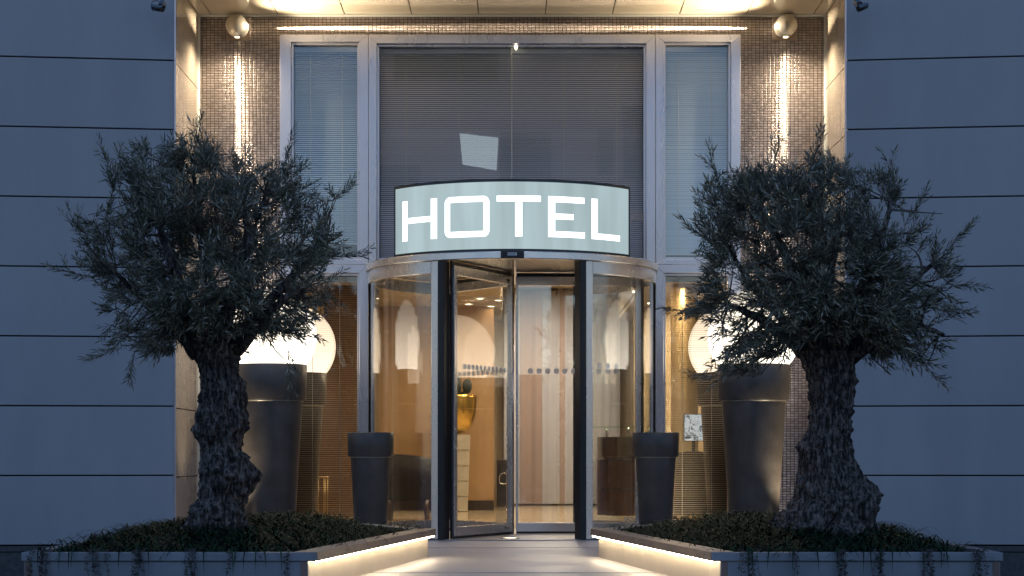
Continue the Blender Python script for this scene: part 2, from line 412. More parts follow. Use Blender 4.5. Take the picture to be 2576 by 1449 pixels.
# ------------------------------------------------------------------ windows and blinds
def frame_ring(mb, x0, x1, z0, z1, w, yf, yb):
    wl, wr, wb, wt = w
    # mitred members
    o = [(x0,z0),(x1,z0),(x1,z1),(x0,z1)]; i = [(x0+wl,z0+wb),(x1-wr,z0+wb),(x1-wr,z1-wt),(x0+wl,z1-wt)]
    for k in range(4):
        l = (k+1)%4
        vs = [(o[k][0],yf,o[k][1]),(o[l][0],yf,o[l][1]),(i[l][0],yf,i[l][1]),(i[k][0],yf,i[k][1])]
        vs += [(a,yb,c) for a,_,c in vs]
        mb.add(vs, [(0,1,2,3),(7,6,5,4),(0,4,5,1),(2,6,7,3),(1,5,6,2),(3,7,4,0)])
def window(px0, px1, py0, py1, wpx, label, gm, split=False, group=None):
    Y = YB - 0.06
    x0, x1, z1, z0 = X(px0,Y)+.0015, X(px1,Y)-.0015, Z(py0,Y)-.0015, Z(py1,Y)+.0015
    s = Y/F
    root = thing('window', label, 'window', ((x0+x1)/2, YB, z0), group)
    w = [a*s for a in wpx]
    fr = MB(); frame_ring(fr, x0, x1, z0, z1, w, YB-0.115, YB+0.10)
    fr.build('frame', M['alu'], root, bevel=0.003)
    bd = MB(); xi0, xi1, zi0, zi1 = x0+w[0], x1-w[1], z0+w[2], z1-w[3]
    frame_ring(bd, xi0+.0005, xi1-.0005, zi0+.0005, zi1-.0005, [0.020]*4, YB-0.075, YB+0.05)
    bd.build('glazing_bead', M['alu'], root, bevel=0.002)
    xi0 += .0205; xi1 -= .0205; zi0 += .0205; zi1 -= .0205
    if split:
        for a, b in ((xi0, -0.004), (0.002, xi1)):
            p = MB(); p.box(a, b, YB-0.035, YB-0.025, zi0, zi1); p.build('pane', gm, root)
        p = MB(); p.box(-0.0042, 0.0022, YB-0.037, YB-0.023, zi0, zi1); p.build('glass_joint', M['cord'], root)
    else:
        p = MB(); p.box(xi0, xi1, YB-0.035, YB-0.025, zi0, zi1); p.build('pane', gm, root)
    return xi0, xi1, zi0, zi1
def blind(b, label, sm, pitch, depth, tilt, bottom=0.0, cords=(), hr=0.045, warm=False, group='venetian blinds behind the windows'):
    x0, x1, z0, z1 = b; yc = YB + 0.035
    root = thing('venetian_blind', label, 'blind', ((x0+x1)/2, yc, z0), group)
    h = MB(); h.box(x0+.002, x1-.002, yc-0.022, yc+0.015, z1-hr, z1-.001); h.build('head_rail', M['headrail'], root, bevel=.002)
    sl = MB(); z = z1 - hr - pitch*.6
    rr = random.Random(int(abs(x0)*1000)+int(z0*77))
    n = 0
    while z > z0 + bottom + 0.01:
        t = tilt + rr.gauss(0, 1.3)
        ct, st = cos(R(t)), sin(R(t))
        dz = rr.gauss(0, pitch*.02)
        pts = []
        for q in (-1, -0.35, 0.35, 1):
            d = q*depth/2; bow = 0.0012*(1-q*q)*1.2
            pts.append((yc + d*ct - bow*st, z + dz + d*st + bow*ct))
        vs = [(x0+.004, a, c) for a, c in pts] + [(x1-.004, a, c) for a, c in pts]
        sl.add(vs, [(k, 4+k, 5+k, 1+k) for k in range(3)], True)
        z -= pitch; n += 1
    sl.build('slats', sm, root)
    br = MB(); br.box(x0+.004, x1-.004, yc-.01, yc+.01, z0+bottom, z0+bottom+.012); br.build('bottom_rail', M['headrail'], root)
    for c in cords:
        cm = MB(); xc = x0 + (x1-x0)*c; cm.box(xc-.0025, xc+.0025, yc-depth/2-.004, yc-depth/2-.002, z0+bottom, z1-hr)
        cm.build('cord', M['cord'], root)
G5 = 'aluminium windows of the entrance'
wl = window(705, 928, 90, 668, (28,23,14,18), 'tall upper window left of the HOTEL sign', M['glass'], group=G5)
wc = window(928, 1648, 90, 664, (20,23,8,22), 'wide upper window behind the HOTEL sign', M['glass'], True, group=G5)
wr = window(1648, 1862, 90, 668, (20,24,14,18), 'tall upper window right of the HOTEL sign', M['glass'], group=G5)
ll = window(705, 928, 668, 1326, (28,23,8,20), 'lower window left of the revolving door', M['glass_low'], group=G5)
lr = window(1648, 1862, 668, 1326, (20,24,8,20), 'lower window right of the revolving door', M['glass_low'], group=G5)
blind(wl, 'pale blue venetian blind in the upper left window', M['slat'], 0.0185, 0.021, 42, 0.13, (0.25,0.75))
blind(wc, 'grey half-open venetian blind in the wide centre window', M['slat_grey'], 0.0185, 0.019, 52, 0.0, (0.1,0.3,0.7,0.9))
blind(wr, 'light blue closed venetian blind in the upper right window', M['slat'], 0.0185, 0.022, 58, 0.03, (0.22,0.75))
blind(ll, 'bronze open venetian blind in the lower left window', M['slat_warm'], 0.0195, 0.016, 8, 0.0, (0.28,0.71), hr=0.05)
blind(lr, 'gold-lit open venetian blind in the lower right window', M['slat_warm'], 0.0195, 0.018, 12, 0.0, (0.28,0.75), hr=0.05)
sm_ = MB(); sm_.sphere((X(1298,YB-.05), YB-0.075, Z(119,YB-.05)), 0.016, 16, 8)  # glowing bead added for the glint of a downlight, no fixture here
tag(sm_.build('window_glint', emis('lit_spot', (1,.86,.62), 9)), 'tiny glowing bead added as a downlight glint in the wide centre window', 'spotlight')
# stub walls beside the drum below the centre window and sills
M['sill'] = mk('sill_metal', (.5,.5,.52), .35, .6)
for sd, xa, xb, xc_, xd in (('left', X(928,YB), -1.335, FX0, X(928,YB)), ('right', 1.335, X(1648,YB), X(1648,YB), FX1)):
    o = MB().box(xa, xb, YB-0.05, YB+0.1, 0, 2.40).build('jamb_post', M['alu'], bevel=.003); tag(o, 'narrow aluminium jamb post at the %s edge of the revolving door drum' % sd, 'jamb', 'jamb posts of the revolving door')
    o = MB().box(xc_, xd, YB-0.14, YB+.1, 0.0, Z(1326,YB)-.003).build('window_sill', M['sill'], bevel=.003); tag(o, 'low metal sill under the lower %s window' % sd, 'sill', 'sills of the lower windows')

# ------------------------------------------------------------------ revolving door
door = thing('revolving_door', 'steel and glass revolving door under the HOTEL sign', 'revolving door', (0, CY, 0))
A = [R(a) for a in (26.3, 29.0, 32.0)]
for s in (-1, 1):
    def arc(r0,r1,a0,a1,z0,z1,n):
        a0, a1 = sorted((s*a0, s*a1)); return MB().arc(r0,r1,a0,a1,z0,z1,n)
    arc(1.235,1.312,A[1],A[2],0.008,2.395,4).build('post', M['steel'], door, bevel=.003)
    arc(1.215,1.318,A[0],A[1]-.002,0.008,2.395,4).build('weather_seal', M['black'], door, bevel=.004)
    arc(1.220,1.300,pi-A[2],pi-A[1],0.008,2.395,4).build('post', M['black'], door, bevel=.003)
    arc(1.284,1.296,A[2]+.002,pi/2-.012,0.10,2.287,40).build('curved_pane', M['dglass'], door)
    arc(1.284,1.296,pi/2+.03,pi-A[2]-.002,0.10,2.287,24).build('curved_pane', M['dglass'], door)
    arc(1.262,1.314,A[2]+.002,pi/2-.012,2.287,2.394,40).build('header_band', M['steel'], door, bevel=.004)
    arc(1.262,1.30,pi/2+.03,pi-A[2]-.002,2.287,2.394,24).build('header_band', M['steel'], door)
    arc(1.262,1.316,A[2]+.002,pi/2-.012,0.008,0.10,40).build('base_rail', M['steel'], door, bevel=.004)
    arc(1.262,1.30,pi/2+.03,pi-A[2]-.002,0.008,0.10,24).build('base_rail', M['steel'], door)
    arc(1.262,1.31,pi/2-.012,pi/2+.02,0.008,2.394,3).build('post', M['black'], door)
MB().arc(1.24,1.335,-pi/2,pi/2,2.396,2.458,96).build('canopy_ring', M['steel'], door, bevel=.006)
MB().arc(0.0005,1.262,-pi,pi,2.402,2.44,96).build('canopy_ceiling', mk('satin_steel_ceiling', (.56,.50,.40), .22, .9, var=.05, vscale=3), door)
# leaves
def leaf(a, dots, gm=None):
    ca_, sa_ = sin(a), -cos(a)
    def T(r, d, z): return (r*ca_ - d*sa_, CY + r*sa_ + d*ca_, z)
    lf = MB(); t = 0.022
    lf.box(1.135, 1.188, -t, t, 0.030, 2.364, T)
    lf.box(0.055, 1.1345, -t, t, 2.285, 2.364, T)
    lf.box(0.055, 1.1345, -t, t, 0.030, 0.108, T)
    lf.box(0.035, 0.0545, -t, t, 0.030, 2.364, T)
    o = lf.build('door_leaf', M['steel'], door, bevel=.002)
    p = MB(); p.box(0.0548, 1.1342, -0.005, 0.005, 0.109, 2.284, T); p.build('pane', gm or M['lglass'], o)
    b = MB(); b.box(0.04, 1.19, -.008, .008, 2.365, 2.398, T); b.box(0.04, 1.19, -.008, .008, 0.010, 0.029, T); b.box(1.189, 1.215, -.008, .008, 0.010, 2.398, T)
    b.build('brush_seal', M['black'], o)
    k = MB()
    for i in range(dots):
        r = 0.17 + i*0.079
        for d in (-0.0065, 0.0065):
            c = [T(r+0.025*cos(2*pi*q/20), d, 1.50+0.025*sin(2*pi*q/20)) for q in range(20)]
            k.add(c, [tuple(range(20))])
    k.build('marker_dots', M['dot'], o)
    return T, o
T1, L1 = leaf(R(-25.6), 11)
T3, L3 = leaf(R(94.0), 11)
T2, L2 = leaf(R(214.3), 11, glass('rear_leaf_glass', (0.96,0.955,0.945), 0.02))
MB().lathe([(0.0005,0.008),(0.02,0.008),(0.02,2.40),(0.0005,2.40)], 20, (0,CY,0)).build('shaft', M['alu'], door)
k = MB()
for px in (1506, 1527.6, 1549.6):
    a0 = math.asin((px-CX)/F*17.0/1.3)
    for r in (1.2975,):
        c = [(r*sin(a0+0.0195*cos(2*pi*q/20)), CY-r*cos(a0+0.0195*cos(2*pi*q/20)), 1.50+0.025*sin(2*pi*q/20)) for q in range(20)]
        k.add(c, [tuple(range(20))])
k.build('marker_dots', M['dot'], door)
def text_mesh(body, size):
    cu = bpy.data.curves.new('t', 'FONT'); cu.body = body; cu.size = size; cu.align_x = 'CENTER'; cu.offset = size*0.02
    ob = bpy.data.objects.new('t', cu); COL.objects.link(ob)
    dg = bpy.context.evaluated_depsgraph_get(); me = bpy.data.meshes.new_from_object(ob.evaluated_get(dg))
    vs = [tuple(v.co) for v in me.vertices]; fs = [tuple(p.vertices) for p in me.polygons]
    bpy.data.objects.remove(ob); bpy.data.curves.remove(cu); return vs, fs
vs, fs = text_mesh('PONZI', 0.047)
mb = MB(); a0 = math.asin(X(1585,17.1)/1.3)
mb.add([(1.2985*sin(a0+x/1.0/1.0*0.95), CY-1.2985*cos(a0+x*0.95), Z(1310,17.1)+y) for x,y,z in vs], fs); mb.build('lettering', M['white'], door)
mb = MB(); mb.add([T1(1.03+x, -0.007, 0.116+y) for x,y,z in vs], fs); mb.build('lettering', M['white'], L1)
mb = MB()
for r in (0.13, 0.185): mb.box(r-.010, r+.010, -0.0235, -0.0222, 0.058, 0.080, T1); mb.box(r-.010, r+.010, 0.0222, 0.0235, 0.058, 0.080, T1)
mb.box(0.10,0.16,0.0222,0.030,2.315,2.330,T1); mb.box(0.12,0.14,0.0222,0.03,2.298,2.315,T1)
mb.build('latch', M['black'], L1)

# sensor box on the canopy edge
se = thing('motion_sensor', 'small black door sensor box under the centre of the sign', 'sensor', (0, CY-1.36, 2.40))
MB().arc(1.336, 1.372, R(-4.0), R(4.3), 2.396, 2.456, 6).build('housing', M['black'], se, bevel=.004)
MB().arc(1.3725, 1.3745, R(-1.55), R(1.7), 2.418, 2.443, 3).build('label_plate', mk('silver_label', (.5,.55,.6), .4, .3), se)
vs2, fs2 = text_mesh('PONZI', 0.020)
mb = MB(); mb.add([(1.3755*sin(x/1.3755), CY-1.3755*cos(x/1.3755), 2.424+y) for x,y,z in vs2], fs2); mb.build('lettering', M['black'], se)

# ------------------------------------------------------------------ HOTEL sign
sg = thing('hotel_sign', 'curved backlit sign reading HOTEL above the revolving door', 'sign', (0, CY-1.3, 2.46))
SA = math.asin(1.028/1.3); SZ0, SZ1 = 2.460, 3.076
MB().arc(1.17, 1.288, -SA, SA, SZ0, SZ1, 64).build('housing', M['blackframe'], sg)
fa = MB().arc(1.2885, 1.2965, -SA+.008, SA-.008, SZ0+.022, SZ1-.024, 64); fa.build('sign_face', M['signface'], sg)
fr = MB().arc(1.2885, 1.305, -SA, SA, SZ1-.0235, SZ1, 64); fr.arc(1.2885, 1.305, -SA, SA, SZ0, SZ0+.0215, 64)
fr.arc(1.2885, 1.305, -SA, -SA+.0075, SZ0+.022, SZ1-.024, 2); fr.arc(1.2885, 1.305, SA-.0075, SA, SZ0+.022, SZ1-.024, 2)
fr.build('sign_frame', M['blackframe'], sg)
def ang(zx):      # pixel column on the sign -> angle
    px = 872.1 + zx/3.0858; a = 0.0
    for _ in range(30):
        Y = CY - 1.299*cos(a); a = math.asin(max(-.95, min(.95, (px-CX)/F*Y/1.299)))
    return a
ZT, ZB = 2.934, 2.587; SW = 0.050
def rr_(mb, zx0, zx1, z0, z1): mb.arc(1.2968, 1.3005, ang(zx0), ang(zx1), z0, z1, max(2, int((zx1-zx0)/20)))
def lett(rects, extra=None):
    mb = MB()
    for r in rects: rr_(mb, *r)
    if extra: extra(mb)
    mb.build('letter', M['letter'], sg)
zm = (ZT+ZB)/2
lett([(434,471,ZB,ZT),(654,700,ZB,ZT),(471.2,653.8,zm-.024,zm+.024)])
def ring_o(mb):
    a0, a1 = ang(762), ang(1107); rc = 0.052; n = 8
    ci, di = 1.3005, 1.2968
    s0, s1 = a0*1.3, a1*1.3
    outer, inner = [], []
    cs = [(s1-rc,ZT-rc,0),(s0+rc,ZT-rc,90),(s0+rc,ZB+rc,180),(s1-rc,ZB+rc,270)]
    ins = 0.049; rci = 0.006
    ci2 = [(s1-ins-rci,ZT-ins-rci,0),(s0+ins+rci,ZT-ins-rci,90),(s0+ins+rci,ZB+ins+rci,180),(s1-ins-rci,ZB+ins+rci,270)]
    for (x,z,b) in cs:
        for q in range(n+1): outer.append((x+rc*cos(R(b+90*q/n)), z+rc*sin(R(b+90*q/n))))
    for (x,z,b) in ci2:
        for q in range(n+1): inner.append((x+rci*cos(R(b+90*q/n)), z+rci*sin(R(b+90*q/n))))
    def dens(l):
        out = []
        for i, p in enumerate(l):
            q = l[(i+1)%len(l)]; out.append(p)
            k = 5 if (i % (n+1)) == n else 1
            for t_ in range(1, k): out.append((p[0]+(q[0]-p[0])*t_/k, p[1]+(q[1]-p[1])*t_/k))
        return out
    outer, inner = dens(outer), dens(inner); m_ = len(outer)
    vs = []
    for r in (ci, di):
        for l in (outer, inner):
            for s_, z in l: vs.append((r*sin(s_/1.3), CY-r*cos(s_/1.3), z))
    fs = []
    for i in range(m_):
        jn = (i+1)%m_
        fs += [(i,m_+i,m_+jn,jn),(i,jn,2*m_+jn,2*m_+i),(m_+i,3*m_+i,3*m_+jn,m_+jn)]
    mb.add(vs, fs)
lett([], ring_o)
lett([(1165,1507,ZT-SW,ZT),(1308,1363,ZB,ZT-SW-.0003)])
lett([(1565,1618,ZB,ZT),(1618.3,1845,ZT-SW,ZT),(1618.3,1760,zm-.024+.003,zm+.024+.003),(1618.3,1848,ZB,ZB+SW)])
lett([(1902,1948,ZB,ZT),(1948.3,2120,ZB,ZB+SW)])

# ------------------------------------------------------------------ lights of the place and added fills
def light(kind, name, loc, energy, col, rot=(0,0,0), **kw):
    l = bpy.data.lights.new(name, kind); l.energy = energy; l.color = col
    for k_, v in kw.items(): setattr(l, k_, v)
    o = bpy.data.objects.new(name, l); COL.objects.link(o); o.location = loc; o.rotation_euler = rot
    return o
WARM = (1.0, 0.82, 0.56)
# wall lamps
def wall_lamp(px, s, label):
    x, z = X(px, YB-.07), Z(67, YB-.07)
    root = thing('wall_lamp', label, 'wall lamp', (x, YB, z), 'cylindrical wall lamps of the entrance')
    y0 = YB-.0045
    MB().lathe([(0.0005,0),(0.094,0),(0.098,-.004),(0.098,-.125),(0.094,-.130),(0.0005,-.130)][::-1], 64, (x,y0-.012,z), 'y').build('lamp_body', M['lampmetal'], root)
    MB().lathe([(0.0005,-.1305),(0.088,-.1305),(0.088,-.1335),(0.0005,-.1335)], 64, (x,y0-.012,z), 'y').build('front_cap', M['lampmetal'], root)
    MB().box(x-.11, x+.11, y0-.012, y0, z-.115, z+.10).build('mount_plate', M['plate'], root, bevel=.002)
    le = MB()
    le.box(x-.018, x+.018, y0-.105, y0-.055, z-.1005, z-.0975); le.build('lens', M['lens'], root)
    le = MB(); xa, xb = sorted((x+s*.0975, x+s*.1005)); le.box(xa, xb, y0-.105, y0-.055, z-.018, z+.018); le.build('lens', M['lens'], root)
    light('SPOT', 'lamp_beam', (x, y0-.07, z-.115), 4200, WARM, (R(6),0,0), spot_size=R(26), spot_blend=1.0, shadow_soft_size=.008).scale = (.17,1,1)
    light('SPOT', 'lamp_beam', (x+s*.115, y0-.07, z), 8000, WARM, tuple(Vector((s,.09,0)).to_track_quat('-Z','Y').to_euler()), spot_size=R(26), spot_blend=1.0, shadow_soft_size=.008).scale = (1,.11,1)
    light('SPOT', 'recess_fill', (x-s*.06, y0-.36, z-.12), 115, WARM, (0,0,0), spot_size=R(150), spot_blend=1.0, shadow_soft_size=.03)  # added fill spot in mid-air without a fixture, brightens reveal and tiles
    light('SPOT', 'recess_fill', (x+s*.25, y0-.34, z-.40), 190, WARM, tuple(Vector((s,-.35,1.0)).to_track_quat('-Z','Y').to_euler()), spot_size=R(104), spot_blend=1.0, shadow_soft_size=.03)  # added upward fill below the lamp, no fixture, brightens the soffit
wall_lamp(597, 1, 'round metal wall lamp at the upper left corner of the entrance')
wall_lamp(1976, -1, 'round metal wall lamp at the upper right corner of the entrance')

# security cameras
def camera_unit(pts, label, cable):
    Yw = 16.42
    P = lambda x, y, d: Vector((X(x,Yw), Yw-d, Z(y,Yw)))
    b0, b1, mt, bs = pts
    root = thing('security_camera', label, 'security camera', P(bs[0],bs[1],0), 'security cameras on the walls')
    MB().tube([P(*b0,.10), P(*b1,.19)], .0235, 20).build('camera_body', M['black'], root)
    d = (P(*b1,.19)-P(*b0,.10)); up = Vector((0,-.15,.9)); up = (up - d.normalized()*up.dot(d.normalized())).normalized(); w = d.normalized().cross(up)
    sh = MB(); vs = []
    for t_ in (-.06, 1.12):
        for q in range(9):
            a = R(-70+140*q/8); p = P(*b0,.10)+d*t_
            for rr in (.0265,.029): vs.append(tuple(p + up*cos(a)*rr + w*sin(a)*rr))
    fs = []
    for q in range(8):
        a0, b_ = 2*q, 18+2*q
        fs += [(a0+1,a0+3,b_+3,b_+1),(a0,b_,b_+2,a0+2)]
    fs += [(0,1,19,18),(16,34,35,17)]
    sh.add(vs, fs, True); sh.build('sun_shield', M['camgrey'], root)
    MB().sphere(tuple(P(*mt,.09)), .029, 20, 12).build('ball_mount', M['black'], root)
    MB().tube([P(*bs,0), P(*bs,.03), P(*mt,.085)], [.030,.028,.012], 16).build('bracket', M['camgrey'], root)
    if cable: MB().tube([P(x,y,dd) for x,y,dd in cable], .0035, 8).build('cable', M['black'], root)
camera_unit(((391.5,26.5),(419,36.5),(409,23),(410,10)), 'grey security camera with looped cable on the left wall', [(407,9,.02),(398,5,.05),(388,8,.07),(385,16,.08),(387,24,.09),(391,27,.10)])
camera_unit(((2173,22),(2150,36),(2157.5,19),(2154,6)), 'grey security camera without loop on the right wall', [(2155,5,.03),(2163,9,.06),(2171,19,.09)])

# ------------------------------------------------------------------ pots and globes
def pot(h, r_rim, r_band, zb, r_body, r_bot, label, group, n=64):
    root = thing('plant_pot', label, 'pot', (0,0,0), group)
    MB().lathe([(0.001,0.0),(r_bot-.006,0.0),(r_bot,0.006),(r_body,zb-.001)], n).build('pot_body', M['pot'], root, local=True)
    MB().lathe([(r_body-.002,zb),(r_band-.004,zb),(r_band,zb+.004),(r_rim,h-.006),(r_rim-.004,h),(r_rim-.018,h),(r_rim-.022,h-.006),(r_band-.02,h-.10)], n).build('pot_rim', M['pot'], root, local=True)
    MB().lathe([(r_body-.001,zb-.012),(r_body+.006,zb-.010),(r_body+.006,zb-.0005),(r_body-.001,zb-.0005)], n).build('trim_or_glint_ring', M['lampmetal'], root, local=True)  # on pots: pale ring added to imitate the bright highlight below the rim
    MB().lathe([(0.001,h-.05),(r_rim-.021,h-.05)], n).build('soil', M['soil'], root, local=True)
    return root
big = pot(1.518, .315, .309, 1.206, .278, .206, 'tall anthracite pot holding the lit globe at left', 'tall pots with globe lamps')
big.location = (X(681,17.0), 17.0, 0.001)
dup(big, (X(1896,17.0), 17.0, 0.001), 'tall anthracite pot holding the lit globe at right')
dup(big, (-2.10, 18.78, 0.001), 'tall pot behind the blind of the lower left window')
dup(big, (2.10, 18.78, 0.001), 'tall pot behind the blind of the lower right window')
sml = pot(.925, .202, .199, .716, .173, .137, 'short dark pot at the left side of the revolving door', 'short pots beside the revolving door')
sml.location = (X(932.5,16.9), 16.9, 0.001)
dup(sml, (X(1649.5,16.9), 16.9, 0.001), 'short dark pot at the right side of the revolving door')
def globe(loc, mat, label):
    mb = MB(); mb.sphere((0,0,0), .40, 48, 28, zmin=-.735)
    o = mb.build('globe_lamp', mat); o.location = loc
    tag(o, label, 'globe lamp', 'lit globe lamps on the tall pots'); return o
zg = 1.478 + .735*.40
globe((X(681,17.0), 17.0, zg), M['globe'], 'lit white globe on the left tall pot, half behind the olive')
globe((X(1896,17.0), 17.0, zg), M['globe'], 'lit white globe on the right tall pot, half behind the olive')
globe((-2.10, 18.78, zg), M['globe_in'], 'cream globe behind the blind of the lower left window')
globe((2.10, 18.78, zg), M['globe_in'], 'cream globe behind the blind of the lower right window')

# ground uplights behind the planters
for s, lab in ((-1,'small ground uplight at the foot of the left reveal'),(1,'small ground uplight at the foot of the right reveal')):
    root = thing('ground_uplight', lab, 'uplight', (s*2.56, 16.78, 0.0), 'ground uplights')
    MB().lathe([(0.001,0.001),(.055,.001),(.055,.03),(.042,.036),(.001,.036)], 24, (s*2.56,16.78,0)).build('lamp_ring', M['lampmetal'], root)
    MB().lathe([(.041,.0362),(.001,.0362)][::-1], 24, (s*2.56,16.78,.001)).build('lens', M['lens'], root)
    light('SPOT', 'uplight_beam', (s*2.56, 16.78, .06), 70, WARM, tuple(Vector((-s*.12,.22,1)).to_track_quat('-Z','Y').to_euler()), spot_size=R(84), spot_blend=1.0, shadow_soft_size=.03)

# floor spotlight in the doorway
root = thing('floor_spotlight', 'round lit spotlight set in the floor of the doorway', 'spotlight', (X(1284,16.86), 16.86, 0.008))
MB().lathe([(.001,.0085),(.080,.0085),(.080,.0125),(.062,.0140),(.060,.0115),(.001,.0115)][::1], 40, (X(1284,16.86),16.86,0)).build('lamp_ring', M['steel'], root)
MB().lathe([(.001,.0122),(.058,.0122)], 40, (X(1284,16.86),16.86,0)).build('lens', emis('lit_floor_lens', (1,.86,.62), 6), root)

# ------------------------------------------------------------------ planters
RT = 0.205
def offset_poly(poly, d):
    n = len(poly); out = []
    a = sum(poly[i][0]*poly[(i+1)%n][1]-poly[(i+1)%n][0]*poly[i][1] for i in range(n))
    sg_ = 1 if a > 0 else -1
    for i in range(n):
        p0, p1, p2 = Vector(poly[i-1]), Vector(poly[i]), Vector(poly[(i+1)%n])
        e1, e2 = (p1-p0).normalized(), (p2-p1).normalized()
        n1, n2 = Vector((e1.y,-e1.x))*sg_, Vector((e2.y,-e2.x))*sg_
        b = (n1+n2); b = b/ (1+n1.dot(n2)); out.append(tuple(p1 + b*d))
    return out
def planter(s, poly, label, gl):
    root = thing('planter_box', label, 'planter', (sum(p[0] for p in poly)/5, sum(p[1] for p in poly)/5, -0.3), 'planters flanking the path')
    A_, B_, C_, D_, E_ = poly
    inn = offset_poly(poly, -0.05)
    body = MB()
    n = 5
    # walls as a hollow ring
    vs = [(p[0],p[1],z) for z in (-0.299, RT-.052) for p in poly] + [(p[0],p[1],z) for z in (-0.299, RT-.052) for p in inn]
    fs = []
    for i in range(n):
        k = (i+1)%n
        if i == 1: continue
        fs += [(i,k,n+k,n+i),(2*n+k,2*n+i,3*n+i,3*n+k),(n+i,n+k,3*n+k,3*n+i)]
    body.add(vs, fs); body.build('planter_wall', M['planter'], root)
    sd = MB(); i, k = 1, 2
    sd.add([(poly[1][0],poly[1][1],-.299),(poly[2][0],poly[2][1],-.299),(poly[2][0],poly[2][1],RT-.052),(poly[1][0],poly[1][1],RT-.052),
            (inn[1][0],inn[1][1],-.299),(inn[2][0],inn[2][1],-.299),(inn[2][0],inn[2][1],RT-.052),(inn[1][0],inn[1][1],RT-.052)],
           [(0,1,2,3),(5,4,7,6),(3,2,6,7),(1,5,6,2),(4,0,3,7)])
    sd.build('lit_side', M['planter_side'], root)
    # rim: bronze along the path side and end, zinc along the front
    ou = offset_poly(poly, 0.012)
    d = (Vector(C_)-Vector(B_)).normalized(); nrm = Vector((d.y,-d.x)) * (1 if s < 0 else -1)
    if nrm.dot(Vector((-s,0))) < 0: nrm = -nrm
    rb = MB(); q = [Vector(B_)+nrm*.052, Vector(C_)+nrm*.052+d*.03, Vector(C_)-nrm*.085+d*.03, Vector(B_)-nrm*.085]
    rb.prism([tuple(v) for v in q], RT-.05, RT); rb.build('rim', M['rim'], root, bevel=.004)
    rz = MB()
    rz.prism([(A_[0]+s*.012,A_[1]-.014),(B_[0]-s*.05,B_[1]-.014),(B_[0]-s*.01,B_[1]+.055),(A_[0]+s*.012,A_[1]+.055)], RT-.048, RT-.002)
    rz.prism([(A_[0]+s*.012,A_[1]+.056),(A_[0]-s*.05,A_[1]+.056),(E_[0]-s*.05,E_[1]+.01),(E_[0]+s*.012,E_[1]+.01)], RT-.048, RT-.002)
    e = Vector(D_)-Vector(C_); en = Vector((e.y,-e.x)).normalized();
    if en.y < 0: en = -en
    c0 = Vector(C_)+d*.031
    rz.prism([tuple(c0+en*.0), tuple(Vector(D_)+en*.02), tuple(Vector(D_)-en*.06), tuple(c0-en*.08-nrm*.09)], RT-.048, RT-.002)
    rz.build('rim_flashing', M['planter'], root, bevel=.003)
    for x in (A_[0]-s*.005, B_[0]+s*.040):
        x0, x1 = sorted((x, x-s*.034)); MB().box(x0, x1, A_[1]-.006, A_[1]+.0, -0.299, RT-.05).build('corner_strip', M['plate'], root)
    # LED strip under the overhang
    ls = MB(); q = [Vector(B_)+nrm*.035+d*.02, Vector(C_)+nrm*.035-d*.02, Vector(C_)+nrm*.048-d*.02, Vector(B_)+nrm*.048+d*.02]
    ls.prism([tuple(v) for v in q], RT-.058, RT-.0505); ls.build('led_strip', M['led'], root)
    # soil mound
    so = MB(); cx_, cy_ = sum(p[0] for p in inn)/5, sum(p[1] for p in inn)/5
    rings = 8; vs = []; fs = []
    ed = []
    for i in range(5):
        for t_ in range(8):
            a, b = inn[i], inn[(i+1)%5]; ed.append((a[0]+(b[0]-a[0])*t_/8, a[1]+(b[1]-a[1])*t_/8))
    m_ = len(ed)
    for r in range(rings+1):
        f = 1 - r/rings
        for x, y in ed:
            xx, yy = cx_+(x-cx_)*f, cy_+(y-cy_)*f; vs.append((xx, yy, soil_z(xx,yy,s)))
    for r in range(rings):
        for i in range(m_):
            k = (i+1)%m_; fs.append((r*m_+i, r*m_+k, (r+1)*m_+k, (r+1)*m_+i))
    so.add(vs, fs, True); so.build('soil', M['soil'], root)
    # ground cover: strap leaves in tufts
    rr = random.Random(11 if s < 0 else 23)
    gm = MB(); V, Fc = gm.v, gm.f
    xs = [p[0] for p in inn]; ys = [p[1] for p in inn]
    def inside(x, y):
        c = False
        for i in range(5):
            x1,y1 = inn[i]; x2,y2 = inn[(i+1)%5]
            if (y1>y) != (y2>y) and x < (x2-x1)*(y-y1)/(y2-y1)+x1: c = not c
        return c
    def blade(bx, by, bz, az, L, w, lift):
        ax, ay = cos(az), sin(az); px2, py2 = -ay, ax
        b = len(V); n_ = 4
        for i in range(n_+1):
            u = i/n_
            d_ = L*(u*0.75); hh = L*lift*(1.5*u - 1.35*u*u)
            ww = w*(1-u**2.2)*0.5 + .0003
            for sgn in (-1,1): V.append((bx+ax*d_+px2*ww*sgn, by+ay*d_+py2*ww*sgn, bz+hh))
        for i in range(n_): Fc.append((b+2*i,b+2*i+1,b+2*i+3,b+2*i+2))
    cnt = 0
    while cnt < 820:
        x, y = rr.uniform(min(xs),max(xs)), rr.uniform(min(ys),max(ys))
        if not inside(x,y): continue
        tx, ty = gl
        if (x-tx)**2+(y-ty)**2 < .16**2: continue
        cnt += 1; z = soil_z(x,y,s)
        for k_ in range(rr.randint(8,13)):
            blade(x+rr.gauss(0,.012), y+rr.gauss(0,.012), z-.005, rr.uniform(0,2*pi), rr.uniform(.13,.29), rr.uniform(.0065,.0115), rr.uniform(.15,.8))
